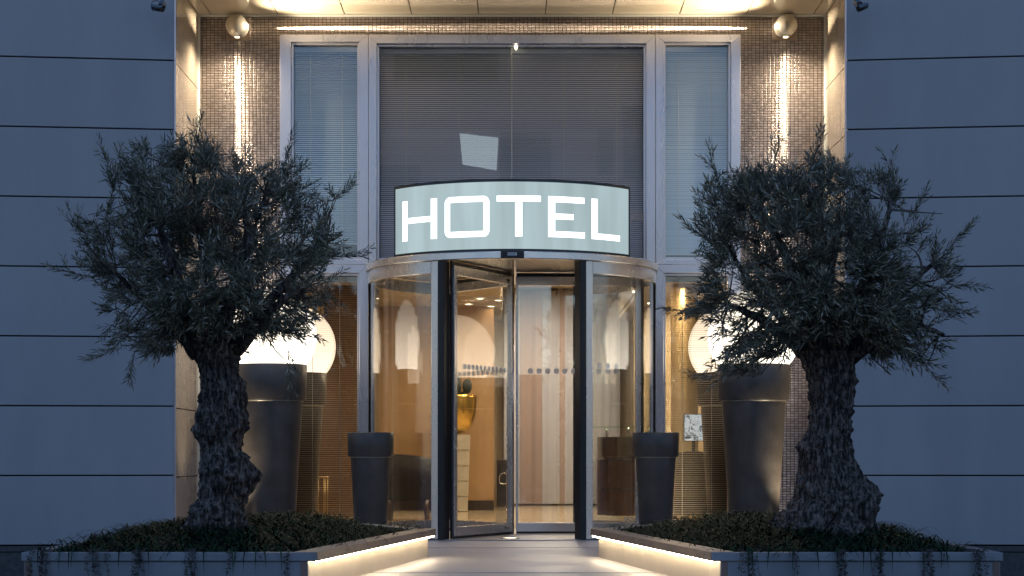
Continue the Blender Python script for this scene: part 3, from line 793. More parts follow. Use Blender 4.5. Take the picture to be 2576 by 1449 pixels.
    # blades leaning over the front edge
    for k_ in range(15):
        x = rr.uniform(min(A_[0],B_[0])+.08, max(A_[0],B_[0])-.08)
        b = len(V); w = .005; y = A_[1]+.05; L = rr.uniform(.08,.17); sl = rr.uniform(-.3,.3)
        for u, dy, dz in ((0,0,.0),(.3,-.05,.03),(.6,-.085,.01),(.85,-.09,-.05),(1,-.088,-.05-L*.5)):
            ww = w*(1-u**3)
            V.append((x+sl*u*.1-ww, y+dy-.01, RT+dz)); V.append((x+sl*u*.1+ww, y+dy-.01, RT+dz))
        for i in range(4): Fc.append((b+2*i,b+2*i+1,b+2*i+3,b+2*i+2))
    gm.sm = [True]*len(Fc)
    o = gm.build('ground_cover', M['grass'])
    tag(o, 'dark strappy ground cover filling the %s planter' % ('left' if s < 0 else 'right'), 'ground cover', kind='stuff')
TREE_L = (X(548,12.4), 12.4); TREE_R = (X(2085,12.4), 12.4)
def soil_z(x, y, s):
    tx, ty = TREE_L if s < 0 else TREE_R
    d = math.hypot((x-tx)/1.0, (y-ty)/1.5)
    side = min(1, max(0, (abs(x)-.9)/.5))
    return 0.152 + 0.035*math.exp(-(d/0.75)**2) + 0.085*side*min(1,max(0,(y-11.2)/1.8))*math.exp(-((abs(x)-1.75)/.75)**2) + 0.012*noise.noise(Vector((x*5,y*5,0)))
PL = [(-2.64,10.54),(X(775,10.54),10.54),(-.600,13.93),(-1.15,15.05),(-2.64,15.05)]
PR = [(X(2516,10.54),10.54),(X(1812,10.54),10.54),(.618,13.93),(1.15,15.05),(2.64,15.05)]
planter(-1, PL, 'zinc planter with bronze rim left of the path', TREE_L)
planter(1, PR, 'zinc planter with bronze rim right of the path', TREE_R)

# trailing vines on the planter fronts
def vine(px, width, length, seed, label, density=1.0):
    rr = random.Random(seed); y0 = 10.525; x0 = X(px, y0)
    root = thing('trailing_vine', label, 'vine', (x0, y0, RT), 'vines trailing over the planter fronts')
    st = MB(); lf = MB()
    ns = max(1, int(width*3))
    for k in range(ns):
        xx = x0 + rr.gauss(0, .010*width); L = length*rr.uniform(.65,1.1); pts = []
        n_ = 12
        for i in range(n_+1):
            u = i/n_
            if u < .15: p = (xx, y0 + .05 - u*.45, RT + .012 + u*.05)
            else: p = (xx + .010*sin(u*7+k+seed) + rr.gauss(0,.002), y0 - .022 - rr.uniform(0,.012)*width, RT + .02 - (u-.12)*L)
            pts.append(p)
        st.tube(pts, .0016, 4, cap=False)
        for i in range(1, n_):
            for q in range(int(rr.uniform(1.2,4.2)*density)):
                t_ = rr.random(); p = Vector(pts[i]).lerp(Vector(pts[i+1]), t_)
                az = rr.uniform(0,2*pi); d = Vector((cos(az), -abs(sin(az))*.6-.1, rr.uniform(-.7,.35))).normalized()
                w = d.cross(Vector((0,-.5,.8))).normalized(); L2 = rr.uniform(.010,.021); W2 = L2*.38
                a = p + d*.003
                b = len(lf.v)
                lf.v.extend([tuple(a), tuple(a+d*L2*.4+w*W2), tuple(a+d*L2), tuple(a+d*L2*.4-w*W2)])
                lf.f.append((b,b+1,b+2,b+3)); lf.sm.append(False)
    st.build('stem', M['twig'], root); lf.build('foliage', M['vine'], root)
VL = [(98,1.9,.46,'thick leafy vine at the left end of the left planter'),(121,1.5,.5,'thick vine second from the left end of the left planter'),
      (239,1.5,.42,'vine hanging left of the middle of the left planter'),(271,.4,.28,'thin short vine with few leaves on the left planter'),
      (345,1.8,.34,'bushy vine below the left crown edge on the left planter'),(481,2.3,.44,'thickest vine near the middle of the left planter'),
      (578,.8,.36,'sparse vine below the left olive trunk'),(722,1.0,.34,'wispy vine near the right corner of the left planter'),
      (1862,.9,.36,'wispy vine near the left corner of the right planter'),(1886,1.4,.44,'leafy vine near the left corner of the right planter'),(1907,.5,.4,'thin bare vine near the left corner of the right planter'),
      (1998,.9,.3,'sparse vine left of the right olive trunk'),(2118,2.1,.42,'thick vine below the right olive trunk'),(2192,.6,.24,'short thin vine right of the right olive trunk'),
      (2213,1.5,.44,'leafy vine right of the right olive trunk'),(2330,1.7,.42,'bushy vine between trunk and right end of the right planter'),(2461,2.1,.46,'thickest vine at the right end of the right planter')]
for i, (px, w, L, lab) in enumerate(VL): vine(px, w, L, 100+i, lab, 1.4 if w > 1.2 else .7)

# ------------------------------------------------------------------ olive trees
def olive(label, Yt, prof, burls, outline, centre, limbs, seed, nclust, extra_twigs, veil):
    rr = random.Random(seed)
    P = lambda px, py, d=0.0: Vector((X(px,Yt), Yt+d, Z(py,Yt)))
    base = P((prof[-1][1]+prof[-1][2])/2, prof[-1][0])
    root = thing('olive_tree', label, 'tree', base)
    # trunk
    tk = MB(); prof = sorted(prof)         # by py, top first
    nr, ns = 220, 150
    ys = [p[0] for p in prof]
    zt, zb_ = prof[0][0], prof[-1][0] + 22
    vs = []
    for i in range(nr+1):
        py = zt + (zb_-zt)*i/nr
        pc = min(py, prof[-1][0])
        k = 0
        while k < len(prof)-2 and ys[k+1] < pc: k += 1
        t_ = (pc-ys[k])/(ys[k+1]-ys[k]); t_ = t_*t_*(3-2*t_)
        l = prof[k][1]+(prof[k+1][1]-prof[k][1])*t_; r_ = prof[k][2]+(prof[k+1][2]-prof[k][2])*t_
        c = P((l+r_)/2, py); rad = (r_-l)/2/F*Yt
        for q in range(ns):
            a = 2*pi*q/ns
            d = Vector((cos(a), sin(a), 0))
            p = c + d*rad*0.83
            flare = max(0, (py-(prof[-1][0]-110))/110)
            n1 = noise.fractal(Vector((p.x*7, p.y*7, p.z*4.0))+Vector((seed,0,0)), 1.0, 2.0, 4)
            n2 = noise.noise(Vector((cos(a)*7+seed, sin(a)*7, p.z*2.4)))
            n3 = 1-abs(noise.noise(Vector((cos(a)*11, sin(a)*11+seed, p.z*9))))*2
            n4 = noise.voronoi(Vector((p.x*13,p.y*13,p.z*13)))[0][0]
            dis = .022*n1 + .018*n2 + .016*n3 + (0.040*(.5-n4))*(0.5+flare*1.2) + .022*n1*flare*1.6 + .014*noise.fractal(p*34,1,2,3)
            for (bx, by, br, bh, ba) in burls:
                bd = P(bx, by); aa = R(ba); cc = Vector((c.x,c.y,bd.z)) + Vector((cos(aa),sin(aa),0))*rad
                e2 = (p-cc).length_squared/(br*br)
                if e2 < 6: dis += bh*1.8*math.exp(-e2*1.4)
            vs.append(tuple(p + d*dis))
    fs = []
    for i in range(nr):
        for q in range(ns):
            k = (q+1)%ns; fs.append((i*ns+q, (i+1)*ns+q, (i+1)*ns+k, i*ns+k))
    tk.add(vs, fs, True)
    nodes = []
    top = P((prof[0][1]+prof[0][2])/2, prof[0][0])
    rtop = (prof[0][2]-prof[0][1])/2/F*Yt
    for (bx, by, bd, rad0, pts) in limbs:
        line = [P(bx,by,bd)] + [P(*p) for p in pts]
        # smooth the polyline
        sm = []
        m_ = len(line)
        for i in range(m_-1):
            p0,p1,p2,p3 = line[max(0,i-1)],line[i],line[i+1],line[min(m_-1,i+2)]
            for t_ in (0,.25,.5,.75):
                q = 0.5*((2*p1)+(p2-p0)*t_+(2*p0-5*p1+4*p2-p3)*t_*t_+(3*p1-p0-3*p2+p3)*t_**3)
                sm.append(q + Vector((rr.gauss(0,.005),rr.gauss(0,.005),rr.gauss(0,.005))))
        sm.append(line[-1]); n_ = len(sm)
        tk.tube(sm, [rad0*(1-.82*i/(n_-1)) for i in range(n_)], 10)
        nodes += [(q, rad0*(1-.82*i/(n_-1))) for i, q in enumerate(sm) if i > 3]
    tk.build('trunk', M['bark'], root)
    # crown envelope
    C = P(*centre); pol = []
    for px, py in outline:
        p = P(px,py); pol.append((math.atan2(p.z-C.z, p.x-C.x), math.hypot(p.z-C.z, p.x-C.x)))
    pol.sort()
    def Rad(th):
        th = (th+pi)%(2*pi)-pi
        for i in range(len(pol)):
            a0, r0 = pol[i-1]; a1, r1 = pol[i]
            if i == 0: a0 -= 2*pi
            if a0 <= th <= a1: return r0+(r1-r0)*(th-a0)/(a1-a0+1e-9)
        a0, r0 = pol[-1]; a1, r1 = pol[0]
        return r0+(r1-r0)*(th-a0)/(a1+2*pi-a0+1e-9)
    WD = 0.78
    def frac(p):
        dx, dz = p.x-C.x, p.z-C.z; rm = Rad(math.atan2(dz,dx)); return math.hypot(math.hypot(dx,dz)/rm, (p.y-C.y)/WD)
    tw = MB(); LV, LF = [], []
    leafv = []
    def add_leaf(p, d, nrm, L, W):
        d = d.normalized(); w = d.cross(nrm)
        if w.length < 1e-4: w = d.cross(Vector((0.3,0.5,0.8)))
        w.normalize(); n2 = w.cross(d)
        b = len(LV)
        c = L*.10
        a1 = p + d*(L*.33) + n2*(c*.55); a2 = p + d*(L*.68) + n2*(c*.75); tip = p + d*L + n2*(c*.2)
        LV.extend([tuple(p), tuple(a1-w*W*.5), tuple(a1+w*W*.5), tuple(a2-w*W*.42), tuple(a2+w*W*.42), tuple(tip)])
        LF.extend([(b,b+2,b+1),(b+1,b+2,b+4,b+3),(b+3,b+4,b+5)])
    def shoot(q, d, L, spacing=.0165, droop=.0):
        n_ = 6; pts = []; p = q.copy(); dd = d.normalized()
        bend = Vector((rr.gauss(0,.16), rr.gauss(0,.16), rr.gauss(.12,.14)-droop))
        for i in range(n_+1):
            pts.append(p.copy()); dd = (dd + bend*.22).normalized(); p = p + dd*(L/n_)
        tw.tube(pts, [.0019*(1-.6*i/n_) for i in range(n_+1)], 3, cap=False)
        m_ = int(L/spacing); roll = rr.uniform(0,pi)
        for k in range(1, m_+1):
            u = k/m_*n_; i = min(n_-1, int(u)); pp = pts[i].lerp(pts[i+1], u-i); ax = (pts[i+1]-pts[i]).normalized()
            s1 = ax.cross(Vector((.2,.35,.9)));
            if s1.length < .05: s1 = ax.cross(Vector((1,0,0)))
            s1.normalize(); s2 = ax.cross(s1)
            roll += pi/2 + rr.gauss(0,.25)
            for sg_ in (0, pi):
                if rr.random() < .07: continue
                rad_ = s1*cos(roll+sg_) + s2*sin(roll+sg_)
                sp = rr.uniform(.45,.95)*(1.0 if k < m_ else .45)
                ld = ax + rad_*sp + Vector((rr.gauss(0,.12),rr.gauss(0,.12),rr.gauss(-.04,.12)))
                add_leaf(pp, ld, (ax*-.6+rad_*.9+Vector((rr.gauss(0,.3),rr.gauss(0,.3),rr.gauss(0,.3)))).normalized(), rr.uniform(.038,.066), rr.uniform(.0058,.0096))
    B = top
    def cluster(Q, ns_, Lr, lim=.95, dirbias=None, dens=.0165):
        near = min(nodes, key=lambda n_: (n_[0]-Q).length + (0.25 if n_[0].z > Q.z+.25 else 0))
        p0 = near[0]; mid = p0.lerp(Q, .5) + Vector((rr.gauss(0,.04), rr.gauss(0,.04), rr.gauss(.02,.04)))
        br = []
        for i in range(8):
            t_ = i/7; br.append(p0*(1-t_)**2 + mid*2*t_*(1-t_) + Q*t_*t_)
        tw.tube(br, [max(.0024, min(near[1]*.6,.010)*(1-t_/7*.8)) for t_ in range(8)], 5, cap=False)
        out = ((Q-B).normalized()*.8 + (Q-C).normalized()*.8 + Vector((0,0,.65 if Q.z > C.z else .15)))
        if dirbias: out = out + dirbias
        out.normalize()
        for k in range(ns_):
            for tr in range(5):
                d = (out + Vector((rr.gauss(0,.42),rr.gauss(0,.42),rr.gauss(0,.42)))).normalized()
                L = rr.uniform(*Lr)
                if frac(Q + d*(L+.04)) < lim + rr.uniform(-.07,.05): break
                L *= .6
                if frac(Q + d*(L+.04)) < lim + rr.uniform(-.07,.05): break
            else:
                continue
            q0 = Q if rr.random() < .45 else br[rr.randint(3,7)]
            shoot(q0, d, L, dens, droop=.22 if Q.z < C.z-.25 else 0)
    made = 0
    while made < nclust:
        th = rr.uniform(-pi, pi); rm = Rad(th)
        if rr.random() > (rm/1.25)**2: continue
        s_ = rr.random()**0.62*.93; ph = rr.uniform(-1,1)
        dep = WD*math.sqrt(max(0,1-s_*s_))*ph*.95
        Q = C + Vector((cos(th)*rm*s_, dep, sin(th)*rm*s_))
        cluster(Q, rr.randint(9,14), (.10,.27)); made += 1
    for k in range(60):      # the skirt that hides the fork
        px = centre[0] + rr.uniform(-130,130); py = centre[1] + rr.uniform(110,225) - abs(px-centre[0])*.15
        cluster(P(px, py, rr.uniform(-.55,-.12)), rr.randint(7,11), (.09,.2), dirbias=Vector((rr.gauss(0,.5),-.4,rr.uniform(-1.3,.2))))
    for px, py in veil:      # loose sprays hanging in front of the globe
        cluster(P(px+rr.uniform(-8,8), py+rr.uniform(-8,8), rr.uniform(-.3,.1)), rr.randint(5,8), (.08,.17), lim=1.1, dirbias=Vector((rr.gauss(0,.6),-.2,rr.uniform(-1.2,.1))), dens=.019)
    for (px, py, d, dx, dz) in extra_twigs:      # long twigs that break the outline
        Q = P(px, py, d); dd = Vector((dx, 0.0, dz)).normalized()
        near = min(nodes, key=lambda n_: (n_[0]-Q).length); tw.tube([near[0], near[0].lerp(Q,.55)+Vector((0,0,-.02)), Q], [.006,.004,.003], 5, cap=False)
        for k in range(5):
            shoot(Q + dd*(.05*k-.12), dd + Vector((rr.gauss(0,.4),rr.gauss(0,.3),rr.gauss(0,.4))), rr.uniform(.06,.14))
        shoot(Q, dd, .20)
    tw.build('branches', M['twig'], root)
    me = bpy.data.meshes.new('crown'); me.from_pydata(LV, [], LF); me.update()
    o = bpy.data.objects.new('crown', me); COL.objects.link(o); me.materials.append(M['leaf']); o.parent = root; o.location = -root.location
    print('olive leaves', len(LF)//3)

olive('olive tree with knobbly waisted trunk in the left planter', 12.4,
    [(868,458,618),(895,482,607),(915,492,606),(939,498,607),(975,502,621),(1012,499,620),(1048,493,628),(1074,488,626),(1099,490,616),(1128,507,609),
     (1154,507,628),(1194,502,640),(1227,497,638),(1256,492,632),(1275,474,632),(1300,460,638),(1335,440,648)],
    [(480,1080,.055,.030,180),(632,1066,.05,.02,0),(646,1196,.085,.035,0),(540,1080,.07,.025,260),(560,1200,.09,.03,275),(600,1130,.05,.02,290),(520,1180,.06,.022,250),(520,1040,.06,.02,240),(580,1290,.09,.03,265),(500,1300,.08,.03,220)],
    [(150,655),(172,590),(160,560),(235,525),(285,500),(255,440),(248,378),(300,345),(400,335),(440,318),(500,305),(560,345),(625,350),(680,400),(730,372),(790,405),(870,465),(850,560),(908,650),(860,690),(835,790),(800,850),(735,880),(650,860),(600,900),(540,925),(470,880),(430,905),(370,908),(300,880),(240,890),(260,830),(230,790),(200,710)],
    (545,640), 
    [(500,890,0,.062,[(440,820,-.05),(370,760,-.1),(300,690,-.1)]),(520,880,-.03,.058,[(480,780,-.15),(440,640,-.25),(400,500,-.25)]),(540,880,.05,.06,[(530,760,.1),(500,600,.15),(480,430,.1)]),
     (560,880,-.05,.058,[(590,760,-.2),(640,630,-.3),(680,500,-.25)]),(580,880,.02,.055,[(640,790,.1),(720,700,.15),(790,620,.15)]),(595,880,-.02,.05,[(660,820,-.2),(730,760,-.3),(790,730,-.3)]),
     (550,880,.04,.05,[(560,750,.35),(590,600,.45),(600,480,.4)]),(520,880,.04,.045,[(450,790,.3),(380,680,.4),(330,570,.35)])],
    7, 245, [(205,590,-.05,-.5,.8),(190,690,0,-1,.25),(735,920,-.2,.1,-1),(860,645,0,1,.1),(275,420,0,-.4,1),(500,365,0,0,1),(290,870,0,-.6,-.6),(720,400,0,.2,1),(840,500,0,.8,.6),(345,890,-.1,-.2,-.9)],
    [(690,790),(730,760),(770,790),(800,750),(820,720),(700,840),(745,845),(775,835),(660,800),(330,840),(290,820),(400,870),(440,860)])
olive('olive tree with straight trunk and flared gnarled base in the right planter', 12.4,
    [(885,1995,2150),(914,2012,2154),(939,2026,2154),(975,2034,2153),(1012,2031,2151),(1059,2026,2150),(1085,2021,2149),(1103,2014,2149),(1132,2008,2150),(1154,2009,2153),
     (1176,2006,2163),(1201,1999,2182),(1227,1994,2204),(1248,1984,2222),(1274,1964,2227),(1296,1940,2225),(1325,1918,2220)],
    [(2000,1120,.05,.04,185),(1995,1215,.06,.03,190),(2205,1235,.09,.035,0),(2215,1285,.09,.03,330),(2030,1250,.06,.035,235),(2010,1300,.07,.035,230),(2170,1260,.07,.04,290),(2060,1290,.08,.03,255),(2120,1300,.08,-.035,272),(2085,1230,.05,-.03,265),(2060,1110,.05,.02,250),(2150,1320,.07,.03,300)],
    [(1660,790),(1745,760),(1700,650),(1740,620),(1720,540),(1735,455),(1800,400),(1870,410),(1950,360),(2010,370),(2062,342),(2110,400),(2150,385),(2185,440),(2240,405),(2290,500),(2380,535),(2390,600),(2470,580),(2440,690),(2400,730),(2450,790),(2350,800),(2370,860),(2405,900),(2340,930),(2300,970),(2230,920),(2150,890),(2060,900),(2000,920),(1930,970),(1860,950),(1740,965),(1800,900),(1770,850),(1740,810)],
    (2085,650),
    [(2040,905,0,.062,[(1980,850,-.05),(1900,800,-.1),(1820,770,-.1)]),(2060,900,-.03,.06,[(2020,780,-.2),(1960,650,-.25),(1900,520,-.25)]),(2085,900,.05,.06,[(2080,760,.1),(2060,600,.15),(2040,450,.1)]),
     (2110,900,-.05,.058,[(2140,770,-.2),(2190,640,-.3),(2220,520,-.25)]),(2130,900,.02,.055,[(2200,800,.1),(2290,720,.15),(2370,650,.15)]),(2135,905,-.02,.05,[(2210,850,-.2),(2290,830,-.3),(2350,850,-.3)]),
     (2095,900,.04,.05,[(2100,760,.35),(2130,610,.45),(2140,480,.4)]),(2060,900,.04,.045,[(1990,800,.3),(1900,690,.4),(1830,580,.35)])],
    19, 245, [(1730,785,-.2,-1,-.05),(1770,600,0,-.6,.5),(2400,610,0,.7,.6),(2400,720,0,1,.0),(2235,450,0,.1,1),(2050,385,0,.1,1),(1800,440,0,-.3,1),(1790,950,-.25,-1,-.2),(2380,780,0,1,-.1),(2330,920,0,.5,-.7),(1950,400,0,0,1),(2300,530,0,.5,.8)],
    [(1850,760),(1900,790),(1950,830),(1830,840),(1880,860),(1920,740),(1960,880),(1800,780),(1860,810),(1940,770),(1900,890),(1840,900),(2250,860),(2300,820),(2210,890),(2330,870)])

# ------------------------------------------------------------------ the lobby behind the glass
fl = MB(); fl.box(-4.2, 4.2, 17.865, 29.6, -0.2, 0.0); struct(fl.build('lobby_floor', M['marble']))
ce = MB(); ce.box(-4.2, -0.15, 18.1, 29.6, 2.70, 2.76); ce.box(1.55, 4.2, 18.1, 29.6, 2.70, 2.76); ce.box(-0.15, 1.55, 18.1, 19.6, 2.70, 2.76); ce.box(-0.15,1.55,19.6,29.6,3.16,3.2)
ce.box(-0.15,-0.13,19.6,29.6,2.76,3.16); ce.box(1.53,1.55,19.6,29.6,2.76,3.16); struct(ce.build('lobby_ceiling', M['ceil']))
w = MB(); w.box(-4.2, -0.24, 25.8, 26.0, 0, 2.7); struct(w.build('lobby_wall', M['orange']), 'ochre lobby wall')
w = MB(); w.box(-4.2, -0.24, 25.775, 25.799, 0, 0.13); struct(w.build('lobby_skirting', M['dbrown']))
w = MB(); w.box(-0.3, 4.2, 28.6, 28.8, 0, 3.3); struct(w.build('lobby_wall', M['beige']), 'beige lobby back wall')
w = MB(); w.box(1.62, 4.2, 25.9, 26.1, 0, 2.7); struct(w.build('lobby_wall', mk('gold_plaster', (.46,.37,.22), .5, var=.08, vscale=3)), 'golden lobby wall')
w = MB(); w.box(-4.2, -1.55, 22.6, 22.75, 0, 2.7); struct(w.build('lobby_wall', M['brown']), 'brown lobby partition')
w = MB(); w.box(-4.25, -4.2, 18.05, 29.6, -.2, 4.9); w.box(4.2, 4.25, 18.05, 29.6, -.2, 4.9); w.box(-4.2,4.2,29.6,29.7,-.2,4.9); w.box(-4.2,4.2,18.05,29.7,4.85,4.95); w.box(-4.2,-2.9,18.05,18.1,-.2,4.9); w.box(2.9,4.2,18.05,18.1,-.2,4.9)
struct(w.build('building_shell', M['dark']))
w = MB(); w.box(-4.2, 4.2, 20.2, 20.3, 2.76, 4.85); struct(w.build('upper_room_wall', M['dark']))
w = MB(); w.box(-4.2, 4.2, 17.99, 18.1, 2.44, 2.80); struct(w.build('floor_edge', M['dark']))

# striped curtains
def curtain(x0, x1, mat, label, y=28.35, h=3.12, seed=0):
    mb = MB(); n = max(6, int((x1-x0)/.012)); vs = []
    for i in range(n+1):
        x = x0+(x1-x0)*i/n; yy = y + .016*sin(x*24+seed) + .004*sin(x*57+seed*2)
        vs += [(x,yy,.02),(x,yy,h),(x,yy+.012,.02),(x,yy+.012,h)]
    fs = []
    for i in range(n):
        a, b = 4*i, 4*i+4
        fs += [(a,b,b+1,a+1),(b+2,a+2,a+3,b+3),(a+1,b+1,b+3,a+3)]
    mb.add(vs, fs, True); o = mb.build('curtain', mat); tag(o, label, 'curtain', 'striped curtains at the back of the lobby')
cx = lambda px: X(px, 28.35)
curtain(cx(1268), cx(1309), M['cur_l'], 'narrow pale curtain beside the door shaft', seed=1)
curtain(cx(1309.5), cx(1364), M['cur_b'], 'wide tan curtain at the back of the lobby', seed=2)
curtain(cx(1364.5), cx(1408), M['cur_l'], 'pale curtain between the two tan ones', seed=3)
curtain(cx(1408.5), cx(1421), M['cur_b'], 'narrow tan curtain strip', seed=4)
curtain(cx(1421.5), cx(1500), M['cur_l'], 'wide pale curtain behind the right door post', seed=5)
curtain(cx(1500.5), cx(1560), M['cur_l'], 'pale curtain behind the reception counter', seed=6)

# pedestal, bowl and cactus
px0 = X(1150,25.2)
root = thing('stone_pedestal', 'pale stone pedestal of stacked blocks under the gold bowl', 'pedestal', (px0, 25.2, 0))
for k in range(5):
    z0 = .004 + k*.198; hw = .135 + .030*(k/4)
    MB().box(px0-hw, px0+hw, 25.2-hw, 25.2+hw, z0, z0+.194).build('stone_block', M['stone'], root, bevel=.004)
zb = .998
bw = MB()
pr = [(max(.001, .265*math.sqrt(max(0,1-max(0,(.44-h)/.44)**2.4))), h) for h in [.51*i/16 for i in range(17)]]
pr += [(.25,.51),(.245,.44)]
bw.lathe(pr, 48, (px0,25.2,zb)); o = bw.build('gold_bowl', M['gold']); tag(o, 'hammered gold bowl standing on the stone pedestal', 'bowl')
ca = MB(); ca.tube([(px0-.02,25.2,zb+.42),(px0-.02,25.2,zb+.68),(px0-.02,25.2,zb+.76)], [.075,.08,.05], 14); ca.sphere((px0+.13,25.18,zb+.62), .085, 16, 10, sx=.75, sy=.35, sz=1.15); ca.tube([(px0+.04,25.2,zb+.52),(px0+.12,25.19,zb+.56)], .02, 8)
o = ca.build('cactus', M['cactus']); tag(o, 'dark cactus growing in the gold bowl', 'cactus')

# armchair
ac = thing('armchair', 'dark tub armchair behind the left curved glass', 'armchair', (-1.16, 21.9, 0))
sh = MB(); vs = []; n = 28
for i in range(n+1):
    a = R(-120+240*i/n); h = .74 - .10*(abs(i-n/2)/(n/2))**1.5 if True else .7
    for r, z in ((.30,.24),(.33,h),(.26,h),(.24,.24)):
        vs.append((-1.16 + r*sin(a+R(200))*1.0, 21.9 + r*cos(a+R(200)), z))
fs = []
for i in range(n):
    p, q = 4*i, 4*i+4
    for e in range(4): fs.append((p+e, q+e, q+(e+1)%4, p+(e+1)%4))
fs += [(0,1,2,3),(4*n+3,4*n+2,4*n+1,4*n)]
sh.add(vs, fs, True); sh.build('backrest', M['leather'], ac)
MB().lathe([(.001,.22),(.25,.22),(.26,.26),(.26,.40),(.24,.44),(.001,.44)], 32, (-1.16,21.9,0)).build('seat', M['leather'], ac)
for dx, dy in ((-.19,-.19),(.19,-.19),(-.19,.19),(.19,.19)):
    MB().tube([(-1.16+dx,21.9+dy,.25),(-1.16+dx*1.1,21.9+dy*1.1,.002)], [.028,.018], 8).build('leg', M['wood'], ac)

# reception counter
rc = thing('reception_counter', 'curved dark wood reception counter with glass shelf', 'counter', (1.30, 22.6, 0))
MB().arc(.30, .345, R(-100), R(100), .03, .94, 32, 1.34, 22.75).build('counter_front', M['wood'], rc)
for z in (.33, .67): MB().arc(.3455, .350, R(-100), R(100), z, z+.018, 32, 1.34, 22.75).build('metal_band', M['chrome'], rc)
MB().arc(.02, .50, R(-100), R(100), 1.045, 1.057, 32, 1.34, 22.75).build('glass_shelf', M['sglass'], rc)
for a in (-50, 0, 50): MB().tube([(1.34+.32*sin(R(a)),22.75-.32*cos(R(a)),.94),(1.34+.32*sin(R(a)),22.75-.32*cos(R(a)),1.045)], .012, 8).build('shelf_post', M['chrome'], rc)
# desk with monitor
dk = thing('desk', 'wooden desk behind the lower right window', 'desk', (2.05, 21.3, 0))
MB().box(1.72, 2.75, 21.0, 21.6, .72, .76).build('desk_top', M['wood'], dk, bevel=.004)
MB().box(1.74, 2.73, 21.55, 21.58, .06, .72).build('back_panel', M['wood'], dk)
for x in (1.74, 2.69): MB().box(x, x+.04, 21.02, 21.54, .002, .72).build('side_panel', M['wood'], dk)
mo = thing('monitor', 'lit monitor with a black and white picture on the desk', 'monitor', (1.98, 21.25, .76))
mx0, mx1, mz0, mz1 = X(1720,21.2), X(1780,21.2), Z(1110,21.2), Z(1041,21.2)
MB().box(mx0, mx1, 21.20, 21.23, mz0, mz1).build('bezel', M['black'], mo)
MB().box(mx0+.008, mx1-.008, 21.196, 21.1995, mz0+.008, mz1-.008).build('screen', M['screen'], mo)
MB().tube([(1.98,21.24,.762),(1.98,21.24,mz0+.04)], .02, 10).build('stand', M['black'], mo)
MB().lathe([(.001,0),(.10,0),(.10,.012),(.001,.012)], 24, (1.98,21.26,.761)).build('monitor_base', M['black'], mo)
# gold column
o = MB().lathe([(.16,.0),(.16,2.70)], 48, (X(1722,22.6),22.6,0)).build('gold_column', M['goldwall']); tag(o, 'shiny gold column seen through the lower right blind', 'column')
# yellow wall panel and side table at left
wp = MB(); wp.box(X(770,22.5), X(815,22.5), 22.55, 22.59, Z(840,22.5), Z(705,22.5)); o = wp.build('wall_art', mk('yellow_panel', (.70,.46,.16), .5)); tag(o, 'plain yellow board hung on the brown partition', 'wall art')
wp = MB(); wp.box(X(700,22.5), X(800,22.5), 22.45, 22.59, Z(1010,22.5), Z(940,22.5)); o = wp.build('wall_shelf', mk('orange_panel', (.55,.2,.05), .5)); tag(o, 'orange box shelf on the brown partition', 'shelf')
st = thing('side_table', 'slim brass and glass cylinder table behind the left blind', 'side table', (X(798,21.0), 21.0, 0))
tx = X(798,21.0)
MB().lathe([(.001,.485),(.125,.485),(.125,.50),(.001,.50)], 32, (tx,21.0,0)).build('table_top', M['brass'], st)
for k in range(8):
    a = 2*pi*k/8; MB().tube([(tx+.11*cos(a),21+.11*sin(a),.004),(tx+.11*cos(a),21+.11*sin(a),.485)], .007, 8).build('leg', M['brass'], st)
MB().lathe([(.001,.002),(.125,.002),(.125,.02),(.001,.02)], 32, (tx,21.0,0)).build('table_base', M['brass'], st)
# cabinet with a chrome lamp stem near the shaft
cb = thing('cabinet', 'dark low cabinet by the ochre wall corner', 'cabinet', (X(1268,27.5), 27.5, 0))
MB().box(X(1250,27.5), X(1292,27.5), 27.3, 27.8, .02, .66).build('cabinet_body', M['dbrown'], cb, bevel=.005)
MB().box(X(1252,27.5), X(1290,27.5), 27.285, 27.299, .06, .60).build('cabinet_door', M['leather'], cb)
sn = thing('ashtray_stand', 'slim chrome ashtray stand in front of the dark cabinet', 'ashtray', (X(1277,25.5), 25.5, 0))
MB().lathe([(.001,.003),(.05,.003),(.05,.02),(.02,.03),(.02,.52),(.03,.54),(.001,.54)], 20, (X(1277,25.5),25.5,0)).build('stand', M['chrome'], sn)
MB().tube([(X(1277,25.5)-.055+.055*cos(a/12*2*pi),25.48,.42+.075*sin(a/12*2*pi)) for a in range(13)], .006, 6).build('ring_handle', M['chrome'], sn)

# downlights
dl = thing('downlight', 'round ceiling downlight, first of the row at right, nearest the glass', 'downlight', (2.12, 22.7, 2.70), 'recessed downlights in the lobby ceiling')
MB().lathe([(.075,-.001),(.062,-.014),(.055,-.006)], 24).build('trim_or_glint_ring', M['headrail'], dl, local=True)
MB().lathe([(.0605,-.008),(.001,-.008)], 24).build('lens', M['downlight'], dl, local=True)
ords = ['second','third','fourth','fifth','last']
for k in range(1, 6): dup(dl, (2.12, 22.7+k*.54, 2.70), 'round ceiling downlight, %s of the row behind the lower right window' % ords[k-1])
for px, py, lab in ((1207.5,749.5,'upper one of the four downlights seen through the door leaf'),(1179,763.4,'leftmost of the four downlights seen through the door leaf'),(1282,754,'rightmost of the four downlights seen through the door leaf'),(1236,769,'lowest of the four downlights seen through the door leaf')):
    Y = (2.70-CZ)*F/(HOR-py); x = X(px,Y)
    if px == 1282: x = -.17
    dup(dl, (x, Y, 2.70), lab)
for x, y, e in ((-2.6,21.0,16),(-1.3,20.4,30),(-1.6,24.2,20),(-.45,24.3,5),(2.12,23.0,40),(2.12,25.2,40),(1.75,21.9,95),(3.2,24.6,40)):
    light('AREA', 'downlight_glow', (x,y,2.66), e, (1,.80,.54), (0,0,0), shape='DISK', size=.35)
